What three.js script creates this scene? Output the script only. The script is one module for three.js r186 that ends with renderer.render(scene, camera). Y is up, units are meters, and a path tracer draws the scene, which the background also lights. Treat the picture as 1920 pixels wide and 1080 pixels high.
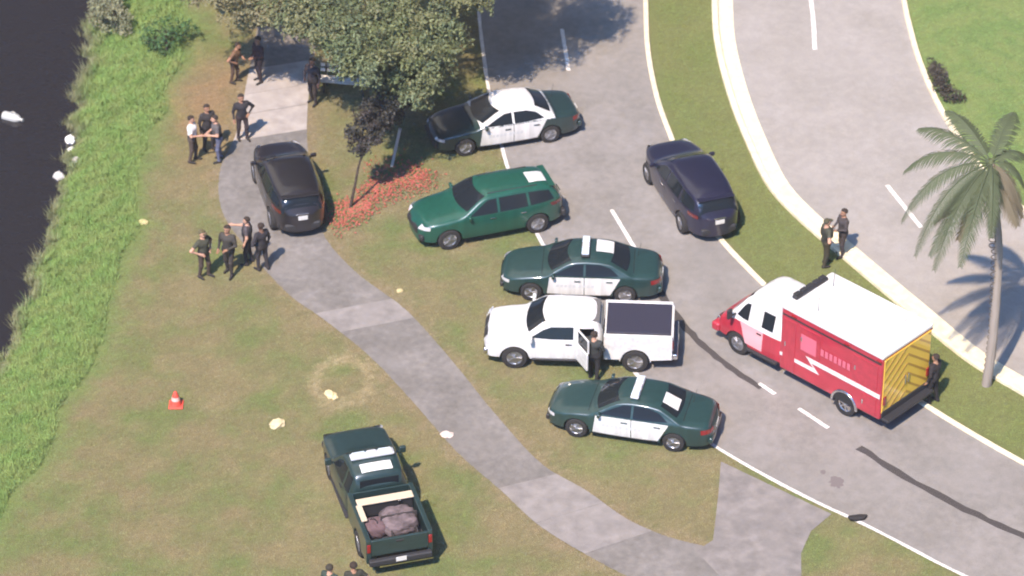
import * as THREE from 'three';
import { Sky } from 'three/addons/objects/Sky.js';
import { mergeGeometries, mergeVertices, toCreasedNormals } from 'three/addons/utils/BufferGeometryUtils.js';
import { RoundedBoxGeometry } from 'three/addons/geometries/RoundedBoxGeometry.js';
import { createNoise2D } from 'simplex-noise';

// ---------------------------------------------------------------- camera, sky, sun, exposure
const scene = new THREE.Scene();
const camera = new THREE.PerspectiveCamera(9, 1024 / 576, 1, 2000);
camera.position.set(0, 66.53, 95.02);
camera.lookAt(0, 0, 0);
camera.focus = 78;
camera.userData.fStop = 1.2;
const sunDir = new THREE.Vector3(-0.303, 1, 0.667).normalize();
const sky = new Sky();
sky.name = 'sky';
sky.userData.kind = 'structure';
sky.scale.setScalar(1500);
sky.material.uniforms.sunPosition.value.copy(sunDir);
sky.material.uniforms.turbidity.value = 10;
sky.material.uniforms.rayleigh.value = 0.35;
sky.material.uniforms.mieCoefficient.value = 0.006;
sky.material.uniforms.cloudCoverage.value = 0.25;
scene.add(sky);
scene.environmentIntensity = 0.2;
const sun = new THREE.DirectionalLight(0xffe7cd, 4.8);
sun.position.copy(sunDir).multiplyScalar(120);
sun.castShadow = true;
sun.shadow.radius = 1.6;
sun.shadow.mapSize.set(4096, 4096);
Object.assign(sun.shadow.camera, { left: -35, right: 35, top: 35, bottom: -35, near: 20, far: 260 });
scene.add(sun, sun.target);
const renderer = new THREE.WebGLRenderer({ antialias: true });
renderer.toneMapping = THREE.LinearToneMapping;
renderer.toneMappingExposure = 1.78;
renderer.shadowMap.enabled = true;
renderer.setSize(1024, 576);

// ---------------------------------------------------------------- helpers
let seed = 12345;
const rnd = () => { seed = (seed * 1664525 + 1013904223) >>> 0; return seed / 4294967296; };
const rr = (a, b) => a + (b - a) * rnd();
const lerp = (a, b, t) => a + (b - a) * t;
const clamp = (v, a, b) => Math.min(b, Math.max(a, v));
const sstep = (a, b, v) => { const t = clamp((v - a) / (b - a), 0, 1); return t * t * (3 - 2 * t); };
const n2 = createNoise2D(rnd);
const fbm = (x, y, o = 4) => { let s = 0, a = 0.5; for (let i = 0; i < o; i++) { s += a * n2(x, y); x = x * 2.03 + 17.1; y = y * 2.03 - 9.7; a *= 0.5; } return s; };
const taken = {};
const numbered = (n) => { taken[n] = (taken[n] ?? -1) + 1; return taken[n] ? n + '_' + String(taken[n]).padStart(3, '0') : n; };
const V = (x, y, z) => new THREE.Vector3(x, y, z);
function tag(o, label, category, group, kind) {
  o.name = numbered(o.name);
  Object.assign(o.userData, { label, category });
  if (group) o.userData.group = group;
  if (kind) o.userData.kind = kind;
  scene.add(o);
  return o;
}
function part(name, geo, mat, parent, label) {
  const g = Array.isArray(geo) ? (geo.length > 1 ? mergeGeometries(geo.map(clean)) : geo[0]) : geo;
  const m = new THREE.Mesh(g, mat);
  m.name = name; m.castShadow = m.receiveShadow = true;
  if (label) m.userData.label = label;
  if (parent) parent.add(m);
  return m;
}
function clean(g) {
  const h = g.index ? g.toNonIndexed() : g;
  for (const k of Object.keys(h.attributes)) if (!['position', 'normal', 'uv'].includes(k)) h.deleteAttribute(k);
  if (!h.attributes.normal) h.computeVertexNormals();
  if (!h.attributes.uv) h.setAttribute('uv', new THREE.BufferAttribute(new Float32Array(h.attributes.position.count * 2), 2));
  return h;
}
const thing = (name) => { const g = new THREE.Group(); g.name = name; return g; };
const std = (c, roughness = 0.8, o = {}) => new THREE.MeshStandardMaterial({ color: new THREE.Color().setRGB(...c), roughness, ...o });
const paint = (c, o = {}) => new THREE.MeshPhysicalMaterial({ color: new THREE.Color().setRGB(...c), roughness: 0.38, clearcoat: 0.9, clearcoatRoughness: 0.06, ...o });
const rbox = (w, h, d, r, x = 0, y = 0, z = 0) => new RoundedBoxGeometry(w, h, d, 2, Math.min(r, w / 2.01, h / 2.01, d / 2.01)).translate(x, y, z);
function bar(a, b, r0, r1 = r0, seg = 8) {
  const d = b.clone().sub(a), g = new THREE.CylinderGeometry(r1, r0, d.length(), seg, 1);
  g.applyQuaternion(new THREE.Quaternion().setFromUnitVectors(V(0, 1, 0), d.clone().normalize()));
  return g.translate(...a.clone().add(b).multiplyScalar(0.5).toArray());
}
function gridGeo(rows) {   // rows of equal-length arrays of [x,y,z]
  const h = rows.length, w = rows[0].length, pos = [], uv = [], idx = [];
  for (const r of rows) for (const p of r) { pos.push(...p); uv.push(p[0], p[2]); }
  for (let i = 0; i < h - 1; i++) for (let j = 0; j < w - 1; j++) { const a = i * w + j; idx.push(a, a + 1, a + w, a + 1, a + w + 1, a + w); }
  const g = new THREE.BufferGeometry();
  g.setAttribute('position', new THREE.Float32BufferAttribute(pos, 3));
  g.setAttribute('uv', new THREE.Float32BufferAttribute(uv, 2));
  g.setIndex(idx); g.computeVertexNormals();
  return g;
}
// flat sheet out of a polygon in (x, z)
function sheet(poly, y) {
  const s = new THREE.Shape(poly.map(([x, z]) => new THREE.Vector2(x, -z)));
  const g = new THREE.ShapeGeometry(s).rotateX(-Math.PI / 2).translate(0, y, 0);
  const p = g.attributes.position, uv = g.attributes.uv;
  for (let i = 0; i < p.count; i++) uv.setXY(i, p.getX(i), p.getZ(i));
  return g;
}
function spline(pts, n) {
  const c = new THREE.CatmullRomCurve3(pts.map(([x, z]) => V(x, 0, z)), false, 'centripetal');
  return c.getSpacedPoints(n).map((p) => [p.x, p.z]);
}
// ribbon with a rectangular section swept along a line in (x, z); o0..o1 is the offset to the right of travel
function sweep(line, o0, o1, y0, y1, wob = 0) {
  const rows = [];
  line.forEach(([x, z], i) => {
    const a = line[Math.max(0, i - 1)], b = line[Math.min(line.length - 1, i + 1)];
    let tx = b[0] - a[0], tz = b[1] - a[1]; const l = Math.hypot(tx, tz); tx /= l; tz /= l;
    const nx = -tz, nz = tx, w = wob * n2(i * 0.35, o0 * 9), w2 = wob * n2(i * 0.35, 50 + o1 * 9);
    const P = (o, y) => [x + nx * o, y, z + nz * o];
    const c = Math.min(0.025, (y1 - y0) * 0.4, Math.abs(o1 - o0) * 0.3), s = Math.sign(o1 - o0);
    rows.push(y0 === y1 ? [P(o1 + w2, y1), P(o0 + w, y1)] : [P(o1, y0), P(o1, y1 - c), P(o1 - s * c, y1), P(o0 + s * c, y1), P(o0, y1 - c), P(o0, y0)]);
  });
  return toCreasedNormals(gridGeo(rows), 0.7);
}
function inPoly(x, z, poly) {
  let c = false;
  for (let i = 0, j = poly.length - 1; i < poly.length; j = i++) {
    const [xi, zi] = poly[i], [xj, zj] = poly[j];
    if ((zi > z) !== (zj > z) && x < ((xj - xi) * (z - zi)) / (zj - zi) + xi) c = !c;
  }
  return c;
}
// tileable value-noise texture: fn(u, v, noise) -> [r, g, b] in sRGB 0..1
function tex(size, fn, repeat, colour = true) {
  const d = new Uint8Array(size * size * 4);
  for (let j = 0; j < size; j++) for (let i = 0; i < size; i++) {
    const c = fn(i / size, j / size), k = (j * size + i) * 4;
    d[k] = clamp(c[0], 0, 1) * 255; d[k + 1] = clamp(c[1], 0, 1) * 255; d[k + 2] = clamp(c[2], 0, 1) * 255; d[k + 3] = 255;
  }
  const t = new THREE.DataTexture(d, size, size);
  t.wrapS = t.wrapT = THREE.RepeatWrapping; t.magFilter = THREE.LinearFilter; t.minFilter = THREE.LinearMipmapLinearFilter; t.generateMipmaps = true;
  t.repeat.set(repeat, repeat);
  if (colour) t.colorSpace = THREE.SRGBColorSpace;
  t.needsUpdate = true;
  return t;
}
// noise that wraps round at the tile's edge
const tn = (u, v, f, o = 3) => {
  const w = (a, b) => fbm(a * f, b * f, o), su = sstep(0.75, 1, u), sv = sstep(0.75, 1, v);
  return lerp(lerp(w(u, v), w(u - 1, v), su), lerp(w(u, v - 1), w(u - 1, v - 1), su), sv);
};

// ---------------------------------------------------------------- the lie of the land (metres, x right, z towards the viewer)
const waterLine = [[-12, -80], [-13.6, -40], [-14.5, -24.1], [-14.6, -19.5], [-15.1, -17.2], [-14.8, -15], [-15.1, -12.2], [-14.95, -8.8], [-15.1, -6.2], [-15.4, -2.5], [-15.5, -0.1], [-15.9, 1.9], [-16.4, 5], [-17.2, 8.7], [-19, 18], [-24, 40], [-32, 80]];
const bankLine = [[-8, -80], [-10.6, -40], [-11.5, -20.2], [-11.6, -16.5], [-12, -10.8], [-12.4, -5.2], [-12.6, -1.2], [-13.2, 4.6], [-14.2, 8.6], [-15, 12.4], [-15.9, 16], [-18.5, 40], [-27, 80]];
const lineX = (line, z) => { let i = 1; while (i < line.length - 1 && line[i][1] < z) i++; const a = line[i - 1], b = line[i]; return lerp(a[0], b[0], clamp((z - a[1]) / (b[1] - a[1]), 0, 1)); };
const WATER = -0.9;
function bankT(x, z) {   // 0 on the lawn, 1 at the water's edge, more under water
  const w = lineX(waterLine, z) + 0.28 * n2(z * 0.55, 3) + 0.12 * n2(z * 1.9, 7), b = lineX(bankLine, z) + 0.35 * n2(z * 0.3, 11);
  return (b - x) / (b - w);
}
function groundY(x, z) {
  const t = bankT(x, z);
  if (t <= 0) return 0;
  return t <= 1 ? WATER * (0.35 * t + 0.65 * t * t) : Math.max(-3.2, WATER - (t - 1) * 1.6);
}
const roadL = [[-1.6, -60], [-1.2, -25.8], [-1.24, -17.9], [-1.04, -14.3], [-0.73, -10.8], [-0.09, -6.5], [0.69, -3.3], [1.69, -0.3], [3.14, 3.2], [4.75, 6.6], [5.95, 8.2], [8.44, 10.6], [10.3, 12.1], [12.8, 14.3], [15.6, 16.4], [24, 22], [45, 34]];
const roadR = [[4.9, -60], [5.0, -25.8], [4.86, -17.9], [4.84, -14.3], [5.08, -11.1], [5.43, -8.9], [5.98, -5.8], [6.6, -3.3], [7.5, -1.3], [9.04, 1.5], [10.84, 4], [13.04, 6.7], [15.2, 9], [17.7, 11.4], [20.4, 13.8], [29, 19.8], [49, 31]];
const farL = [[8.2, -60], [7.7, -25.8], [7.33, -17.9], [7.29, -15], [7.58, -11.5], [8.06, -8.4], [8.63, -5.8], [9.39, -4.1], [10.9, -1.5], [12.4, 1], [14.2, 3.9], [15.6, 5.5], [17.45, 7.5], [21, 10.6], [31, 16.8], [51, 28]];
const farR = [[14.9, -60], [14.3, -25.8], [13.9, -17.9], [13.95, -15.7], [14.08, -13.6], [14.5, -10.6], [15.2, -7.8], [16.1, -5.2], [16.9, -4], [18.6, -1.5], [20.8, 1.2], [25.1, 5.1], [35, 11], [55, 22]];
const pathL = [[-8.0, -40], [-8.5, -26], [-8.9, -19.4], [-9.0, -15.7], [-9.15, -12.2], [-9.3, -9.1], [-9.7, -6.8], [-9.45, -4.3], [-8.3, -1.8], [-7, 0.44], [-6, 1.6], [-4.45, 3.6], [-3.08, 5.9], [-1.59, 8.6], [-0.31, 10.4], [0.77, 12], [2.29, 13.5], [3.64, 14.6], [5.1, 15.6], [9, 18.6], [20, 27]];
const pathR = [[-5.2, -40], [-5.6, -26], [-6.2, -19.4], [-6.75, -15.7], [-6.95, -12.5], [-6.9, -8.8], [-6.5, -5.5], [-6.1, -3], [-5, -0.9], [-3.35, 1.2], [-1.81, 4], [-0.48, 6.7], [0.95, 9.2], [2.19, 10.4], [3.41, 11.8], [4.62, 12.6], [5.84, 13.1], [7.03, 13.8], [8.2, 14.7], [11.5, 17.2], [22, 25]];
const RL = spline(roadL, 220), RR = spline(roadR, 220), FL = spline(farL, 220), FR = spline(farR, 220), PL = spline(pathL, 240), PR = spline(pathR, 240);
const drive = [[6.2, 9.0], [6.05, 10.6], [5.8, 12.7], [5.3, 13.2], [6.6, 15.6], [8.2, 15.2], [8.3, 13.3], [8.65, 12.3], [9.3, 11.5]];
const polyOf = (L, R) => [...L, ...[...R].reverse()];
const roadPoly = polyOf(RL, RR), farPoly = polyOf(FL, FR), pathPoly = polyOf(PL, PR);
const onHard = (x, z) => inPoly(x, z, roadPoly) || inPoly(x, z, farPoly) || inPoly(x, z, pathPoly) || inPoly(x, z, drive);

// colour of the turf itself: olive straw-coloured lawn, lush bank, greener far verge, worn earth, sandy scrapes
const mix3 = (a, b, t) => [lerp(a[0], b[0], t), lerp(a[1], b[1], t), lerp(a[2], b[2], t)];
function turf(x, z) {
  const t = bankT(x, z), n = fbm(x * 0.22, z * 0.22), m = fbm(x * 0.9 + 40, z * 0.9), f = fbm(x * 3.5, z * 3.5 + 9, 3);
  let c = mix3([0.222, 0.198, 0.102], [0.158, 0.196, 0.068], clamp(0.40 + 1.25 * n + 0.6 * m, 0, 1));
  c = mix3(c, [0.285, 0.232, 0.135], clamp(0.75 * fbm(x * 0.5 - 8, z * 0.5 + 31) + 0.1, 0, 0.7));
  const bank = sstep(-0.36, 0.06, t + 0.16 * m);
  c = mix3(c, mix3([0.150, 0.248, 0.066], [0.182, 0.236, 0.076], clamp(0.5 + m, 0, 1)), bank);
  if (t > 0.86) c = mix3(c, [0.19, 0.175, 0.115], clamp((t - 0.86 + 0.1 * f) * 5, 0, 0.8));
  // worn reddish earth by the upper path
  const e = Math.hypot((x + 10.3) / 1.5, (z + 10.6) / 4.2);
  c = mix3(c, [0.30, 0.195, 0.11], clamp((1.15 - e + 0.5 * m) * 0.9, 0, 0.75));
  // median: yellow-green with dry patches
  if (x > lineX(roadR, z) && x < lineX(farL, z)) c = mix3(c, [0.165, 0.205, 0.062], 0.75);
  if (x > lineX(farR, z) - 0.2) c = mix3(c, mix3([0.155, 0.255, 0.076], [0.20, 0.27, 0.09], clamp(0.5 + n + m, 0, 1)), 0.92);
  // trodden earth edges along the path
  if (x > -11 && x < 10 && z > -22 && z < 17) {
    let d2 = 9; for (const P of [PL, PR]) for (let i = 0; i < P.length; i++) { const dx = P[i][0] - x, dz = P[i][1] - z, q = dx * dx + dz * dz; if (q < d2) d2 = q; }
    c = mix3(c, [0.27, 0.215, 0.135], clamp(0.85 - Math.sqrt(d2) * 1.9 + 1.1 * m + 0.5 * f, 0, 0.75));
  }
  // sandy ring scraped in the lawn
  const d = Math.hypot((x + 5.2) / 1.0, (z - 5.0) / 1.35);
  c = mix3(c, [0.36, 0.30, 0.18], clamp(0.75 - Math.abs(d - 0.85) * 2.3 + 0.5 * f, 0, 0.8));
  const k = 1 + 0.22 * f + 0.08 * m;
  return [c[0] * k, c[1] * k, c[2] * k];
}
// ---------------------------------------------------------------- ground, water, roads
{
  const axis = (a, b, step, lo, hi) => { const r = []; for (let v = a; v <= b; v += step) r.push(v); let s = step; while (r[r.length - 1] < hi) { s *= 1.35; r.push(r[r.length - 1] + s); } s = step; while (r[0] > lo) { s *= 1.35; r.unshift(r[0] - s); } return r; };
  const xs = axis(-20, 21, 0.14, -420, 420), zs = axis(-26, 18, 0.14, -420, 300), pos = [], col = [], uv = [], idx = [];
  for (const z of zs) for (const x of xs) {
    const h = groundY(x, z), c = turf(x, z), wet = h < WATER + 0.02;
    pos.push(x, h + (h === 0 ? 0 : 0.03 * n2(x * 2, z * 2)), z); col.push(...(wet ? [0.05, 0.045, 0.03] : c)); uv.push(x, z);
  }
  const w = xs.length;
  for (let i = 0; i < zs.length - 1; i++) for (let j = 0; j < w - 1; j++) { const a = i * w + j; idx.push(a, a + w, a + 1, a + 1, a + w, a + w + 1); }
  const g = new THREE.BufferGeometry();
  g.setAttribute('position', new THREE.Float32BufferAttribute(pos, 3)); g.setAttribute('color', new THREE.Float32BufferAttribute(col, 3)); g.setAttribute('uv', new THREE.Float32BufferAttribute(uv, 2));
  g.setIndex(idx); g.computeVertexNormals();
  const grain = tex(512, (u, v) => { const a = 0.86 + 0.2 * tn(u, v, 40, 3) + rr(-0.09, 0.09); return [a, a * 0.99, a * 0.95]; }, 0.4);
  const m = part('ground', g, new THREE.MeshStandardMaterial({ vertexColors: true, map: grain, bumpMap: grain, bumpScale: 0.02, roughness: 1 }));
  m.userData.kind = 'structure'; scene.add(m);

  const rip = tex(512, (u, v) => { const a = 0.5 + 0.35 * tn(u, v * 1.0, 9, 4); return [a, a, a]; }, 0.16, false);
  const wm = new THREE.MeshPhysicalMaterial({ color: new THREE.Color().setRGB(0.018, 0.017, 0.019), roughness: 0.12, ior: 1.33, bumpMap: rip, bumpScale: 0.02 });
  const water = part('water', new THREE.PlaneGeometry(400, 600).rotateX(-Math.PI / 2).translate(-212, WATER, -60), wm);
  const p = water.geometry.attributes; for (let i = 0; i < p.position.count; i++) p.uv.setXY(i, p.position.getX(i), p.position.getZ(i));
  water.userData.kind = 'structure'; scene.add(water);
}
const asphaltTex = (base, amp, rep) => tex(1024, (u, v) => {
  const big = tn(u, v, 4, 4), mid = tn(u + 0.3, v, 22, 3), a = base + amp * (0.045 * big + 0.035 * mid) + rr(-0.035, 0.035);
  return [a * 1.015, a * 0.985, a * (0.945 + 0.01 * big)];
}, rep);
const roadMat = new THREE.MeshStandardMaterial({ map: asphaltTex(0.500, 1, 0.09), roughness: 0.92 });
roadMat.bumpMap = tex(256, () => { const a = rnd(); return [a, a, a]; }, 2.5, false); roadMat.bumpScale = 0.004;
const farMat = roadMat.clone(); farMat.map = asphaltTex(0.57, 0.8, 0.08);
const pathMat = roadMat.clone(); pathMat.map = asphaltTex(0.455, 1.5, 0.11);
const concreteMat = roadMat.clone(); concreteMat.map = tex(512, (u, v) => { const a = 0.51 + 0.07 * tn(u, v, 5, 4) + rr(-0.03, 0.03); return [a * 1.02, a * 0.985, a * 0.955]; }, 0.25);
const paleMat = roadMat.clone(); paleMat.map = tex(512, (u, v) => { const a = 0.84 + 0.09 * tn(u, v, 7, 4) + rr(-0.03, 0.03); return [a * 1.02, a * 0.97, a * 0.83]; }, 0.3);
const lineMat = roadMat.clone(); lineMat.map = tex(512, (u, v) => { const a = 0.84 + 0.1 * tn(u, v, 12, 4) - (tn(u, v, 30, 3) > 0.28 ? 0.22 : 0); return [a, a * 0.985, a * 0.96]; }, 0.5);
function strip(L, R, y) {
  const rows = L.map(([x, z], i) => { const b = R[i], r = []; for (let k = 0; k <= 6; k++) r.push([lerp(x, b[0], k / 6), y, lerp(z, b[1], k / 6)]); return r.reverse(); });
  return gridGeo(rows);
}
const struct = (name, geo, mat) => { const m = part(name, geo, mat); m.userData.kind = 'structure'; scene.add(m); return m; };
const road = struct('road', strip(RL, RR, 0.014), roadMat);
const farRoad = struct('divided_road', strip(FL, FR, 0.014), farMat);
const path = struct('path', strip(PL, PR, 0.010), pathMat);
const apronMat = concreteMat.clone(); apronMat.map = tex(512, (u, v) => { const a = 0.48 + 0.08 * tn(u, v, 5, 4) + rr(-0.03, 0.03); return [a * 1.02, a * 0.985, a * 0.955]; }, 0.25);
struct('driveway', sheet(drive, 0.018), apronMat);
part('edge_line', sweep(RL, 0.02, -0.10, 0.020, 0.020, 0.012), lineMat, road);
part('kerb', sweep(RR, 0.0, 0.17, 0.0, 0.085), paleMat, road);
part('gutter', sweep(FL, -0.55, -0.02, 0.020, 0.020), paleMat, farRoad);
part('kerb', sweep(FL, -0.02, 0.2, 0.0, 0.13), paleMat, farRoad);
part('kerb', sweep(FR, 0.0, -0.18, 0.0, 0.13), paleMat, farRoad);
function lineSeg(pts, half, parent, mat, name, y, wob = 0.01) { return part(name, sweep(spline(pts, 24), -half, half, y, y, wob), mat, parent); }
for (const s of [[[1.72, -19.6], [1.7, -18.2]], [[1.76, -15.9], [1.96, -13.1]], [[3.25, -4.45], [3.95, -2.2]], [[7.55, 5.1], [8.0, 5.65]], [[8.68, 6.38], [9.5, 7.36]]]) lineSeg(s, 0.07, road, lineMat, 'lane_dash', 0.020);
for (const s of [[[10.68, -19], [10.66, -16.5], [10.58, -14.5]], [[12.38, -5.9], [13.28, -3.4]]]) lineSeg(s, 0.08, farRoad, lineMat, 'lane_dash', 0.020);
// old tar seams and rubber on the carriageway
const tarMat = std([0.085, 0.075, 0.07], 0.85);
tarMat.map = tex(256, (u, v) => { const a = 0.8 + 0.5 * tn(u, v, 14, 3); return [a, a, a]; }, 1.5);
lineSeg([[4.3, -0.7], [4.64, 0.15], [5.1, 1.46], [5.8, 2.89], [6.72, 4.29], [7.6, 5.35]], 0.12, road, tarMat, 'tar_seam', 0.019, 0.05);
lineSeg([[10.34, 8.32], [11.36, 9.49], [12.51, 10.63], [13.66, 11.63], [14.94, 12.62], [17.2, 14.2]], 0.125, road, tarMat, 'tar_seam', 0.019, 0.05);
const stainMat = std([0.15, 0.13, 0.125], 0.9);
for (const [x, z, r, parent] of [[9.55, 10.0, 0.2, road], [9.2, 9.5, 0.08, road]]) {
  const pts = []; for (let k = 0; k < 26; k++) { const a = (k / 26) * 6.283, q = r * (1 + 0.35 * n2(Math.cos(a) * 1.3 + x, Math.sin(a) * 1.3 + z)); pts.push([x + Math.cos(a) * q, z - Math.sin(a) * q * 1.3]); }
  part('oil_stain', sheet(pts, 0.0185), stainMat, parent);
}
// paler concrete bays let into the path, with open joints
function bay(i0, i1, n, mat = concreteMat) {
  for (let k = 0; k < n; k++) {
    const a = Math.round(lerp(i0, i1, k / n)), b = Math.round(lerp(i0, i1, (k + 1) / n)), L = PL.slice(a, b + 1).map((q) => [...q]), R = PR.slice(a, b + 1).map((q) => [...q]);
    const e = L.length - 1, gap = (A, p, q) => { const d = Math.hypot(A[q][0] - A[p][0], A[q][1] - A[p][1]); A[p] = [lerp(A[p][0], A[q][0], 0.012 / d), lerp(A[p][1], A[q][1], 0.012 / d)]; };
    for (const A of [L, R]) { gap(A, 0, 1); gap(A, e, e - 1); }
    part('concrete_slab', strip(L, R, 0.020 + 0.003 * (k % 2)), mat, path);
  }
}
const nearIdx = (P, x, z) => P.reduce((b, q, i) => (Math.hypot(q[0] - x, q[1] - z) < Math.hypot(P[b][0] - x, P[b][1] - z) ? i : b), 0);
const newConcrete = concreteMat.clone(); newConcrete.map = tex(512, (u, v) => { const a = 0.61 + 0.07 * tn(u, v, 5, 4) + rr(-0.03, 0.03); return [a * 1.03, a * 0.985, a * 0.94]; }, 0.25);
bay(nearIdx(PL, -9.1, -13.2), nearIdx(PL, -9.3, -8.6), 3, newConcrete);
bay(nearIdx(PL, -6.1, 1.5), nearIdx(PL, -5.3, 2.5), 1);
bay(nearIdx(PL, -0.4, 10.3), nearIdx(PL, 2.2, 13.4), 2);

// ---------------------------------------------------------------- grass
{
  const blade = (a, h, w, lean) => { const c = Math.cos(a), s = Math.sin(a); return [[-w * s, 0, w * c], [w * s, 0, -w * c], [c * lean, h, s * lean]]; };
  const tuft = (n, h, w) => {
    const pos = []; for (let i = 0; i < n; i++) { const ox = rr(-0.05, 0.05), oz = rr(-0.05, 0.05); for (const p of blade(rr(0, 6.28), h * rr(0.6, 1.1), w, h * rr(0.1, 0.9))) pos.push(p[0] + ox, p[1], p[2] + oz); }
    const g = new THREE.BufferGeometry(); g.setAttribute('position', new THREE.Float32BufferAttribute(pos, 3)); g.computeVertexNormals(); return g;
  };
  const field = (name, label, geo, n, place, scale) => {
    const mat = new THREE.MeshStandardMaterial({ roughness: 1, side: THREE.DoubleSide }), im = new THREE.InstancedMesh(geo, mat, n), M = new THREE.Matrix4(), Q = new THREE.Quaternion(), C = new THREE.Color();
    let k = 0, tries = 0;
    while (k < n && tries++ < n * 30) {
      const p = place(); if (!p) continue;
      const s = scale(p[0], p[1]) * rr(0.7, 1.35); if (s <= 0) continue;
      const c = turf(p[0], p[1]), v = rr(0.85, 1.35);
      Q.setFromAxisAngle(V(0, 1, 0), rr(0, 6.28));
      im.setMatrixAt(k, M.compose(V(p[0], groundY(p[0], p[1]) - 0.005, p[1]), Q, V(s, s * rr(0.8, 1.2), s)));
      im.setColorAt(k, C.setRGB(c[0] * v * 1.05, c[1] * v * 1.07, c[2] * v * 1.0)); k++;
    }
    im.count = k; im.name = name; im.castShadow = im.receiveShadow = true;
    tag(im, label, 'grass', null, 'stuff');
  };
  const anyLawn = () => {
    const z = rr(-21, 16.5), x = rr(-16, 19.5), t = bankT(x, z);
    if (t > 0.05 || onHard(x, z)) return null;
    if (x > lineX(roadR, z) - 0.02 && x < lineX(roadR, z) + 0.28) return null;
    if (x > lineX(farL, z) - 0.28 && x < lineX(farL, z) + 0.02) return null;
    if (Math.abs(x - lineX(farR, z)) < 0.28) return null;
    if (fbm(x * 0.9 + 40, z * 0.9) > 0.38 && rnd() < 0.7) return null;
    return [x, z];
  };
  field('lawn_grass', 'short dry olive grass covering the lawns and the median', tuft(7, 0.042, 0.007), 150000, anyLawn, (x, z) => 0.9);
  const bank = () => { const z = rr(-21, 14), x = rr(-18, -10.5), t = bankT(x, z); return t > -0.02 && t < 1.02 ? [x, z] : null; };
  const edge = () => { const z = rr(-21, 14), x = rr(-18, -11), t = bankT(x, z); return t > 0.88 && t < 1.07 && n2(z * 0.8, 21) > -0.35 ? [x, z] : null; };
  field('reeds', 'taller reedy grass along the water edge', tuft(7, 0.34, 0.012), 1400, edge, (x, z) => rr(0.6, 1.3));
  field('bank_grass', 'lush green long grass on the bank beside the water', tuft(8, 0.12, 0.010), 42000, bank, (x, z) => 0.75 + 0.6 * clamp(fbm(x * 0.8, z * 0.8) + 0.4, 0, 1));
}
// ---------------------------------------------------------------- vehicles
const dust = tex(256, (u, v) => { const a = 0.93 + 0.09 * tn(u, v, 6, 4) + rr(-0.015, 0.015); return [a, a, a * 0.99]; }, 0.6);
const P_ = {
  green: paint([0.018, 0.052, 0.050], { map: dust }), deep: paint([0.018, 0.042, 0.042], { map: dust }), teal: paint([0.010, 0.085, 0.058], { map: dust }),
  white: paint([0.78, 0.78, 0.77], { map: dust }), navy: paint([0.014, 0.014, 0.036], { map: dust }), black: paint([0.016, 0.014, 0.018], { map: dust }),
  red: paint([0.46, 0.030, 0.055], { map: dust }), yellow: paint([0.74, 0.50, 0.06], { roughness: 0.5 }), olive: paint([0.42, 0.24, 0.03], { roughness: 0.5 }),
  glass: new THREE.MeshPhysicalMaterial({ color: new THREE.Color().setRGB(0.012, 0.016, 0.020), roughness: 0.06, specularIntensity: 0.6 }),
  rubber: std([0.022, 0.021, 0.02], 0.9), rim: std([0.42, 0.42, 0.43], 0.32, { metalness: 0.85 }), steel: std([0.05, 0.05, 0.055], 0.5, { metalness: 0.5 }),
  trim: std([0.025, 0.025, 0.027], 0.6), lamp: new THREE.MeshPhysicalMaterial({ color: new THREE.Color().setRGB(0.75, 0.76, 0.78), roughness: 0.08, clearcoat: 1, metalness: 0.3 }),
  tail: new THREE.MeshPhysicalMaterial({ color: new THREE.Color().setRGB(0.24, 0.008, 0.010), roughness: 0.12, clearcoat: 1 }), darkTail: new THREE.MeshPhysicalMaterial({ color: new THREE.Color().setRGB(0.11, 0.006, 0.008), roughness: 0.12, clearcoat: 1 }), chrome: std([0.7, 0.7, 0.71], 0.18, { metalness: 1 }),
  plate: std([0.62, 0.62, 0.58], 0.6), under: std([0.012, 0.012, 0.012], 1), blue: new THREE.MeshPhysicalMaterial({ color: new THREE.Color().setRGB(0.02, 0.05, 0.4), roughness: 0.15, clearcoat: 1 }),
  greyMark: std([0.52, 0.54, 0.54], 0.6), pinkMark: std([0.56, 0.13, 0.18], 0.5), paleDoor: paint([0.74, 0.36, 0.38]), ice: new THREE.MeshPhysicalMaterial({ color: new THREE.Color().setRGB(0.55, 0.64, 0.70), roughness: 0.12, clearcoat: 1 }), liner: std([0.035, 0.035, 0.038], 0.85), tonneau: std([0.028, 0.027, 0.045], 0.55),
};
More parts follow.
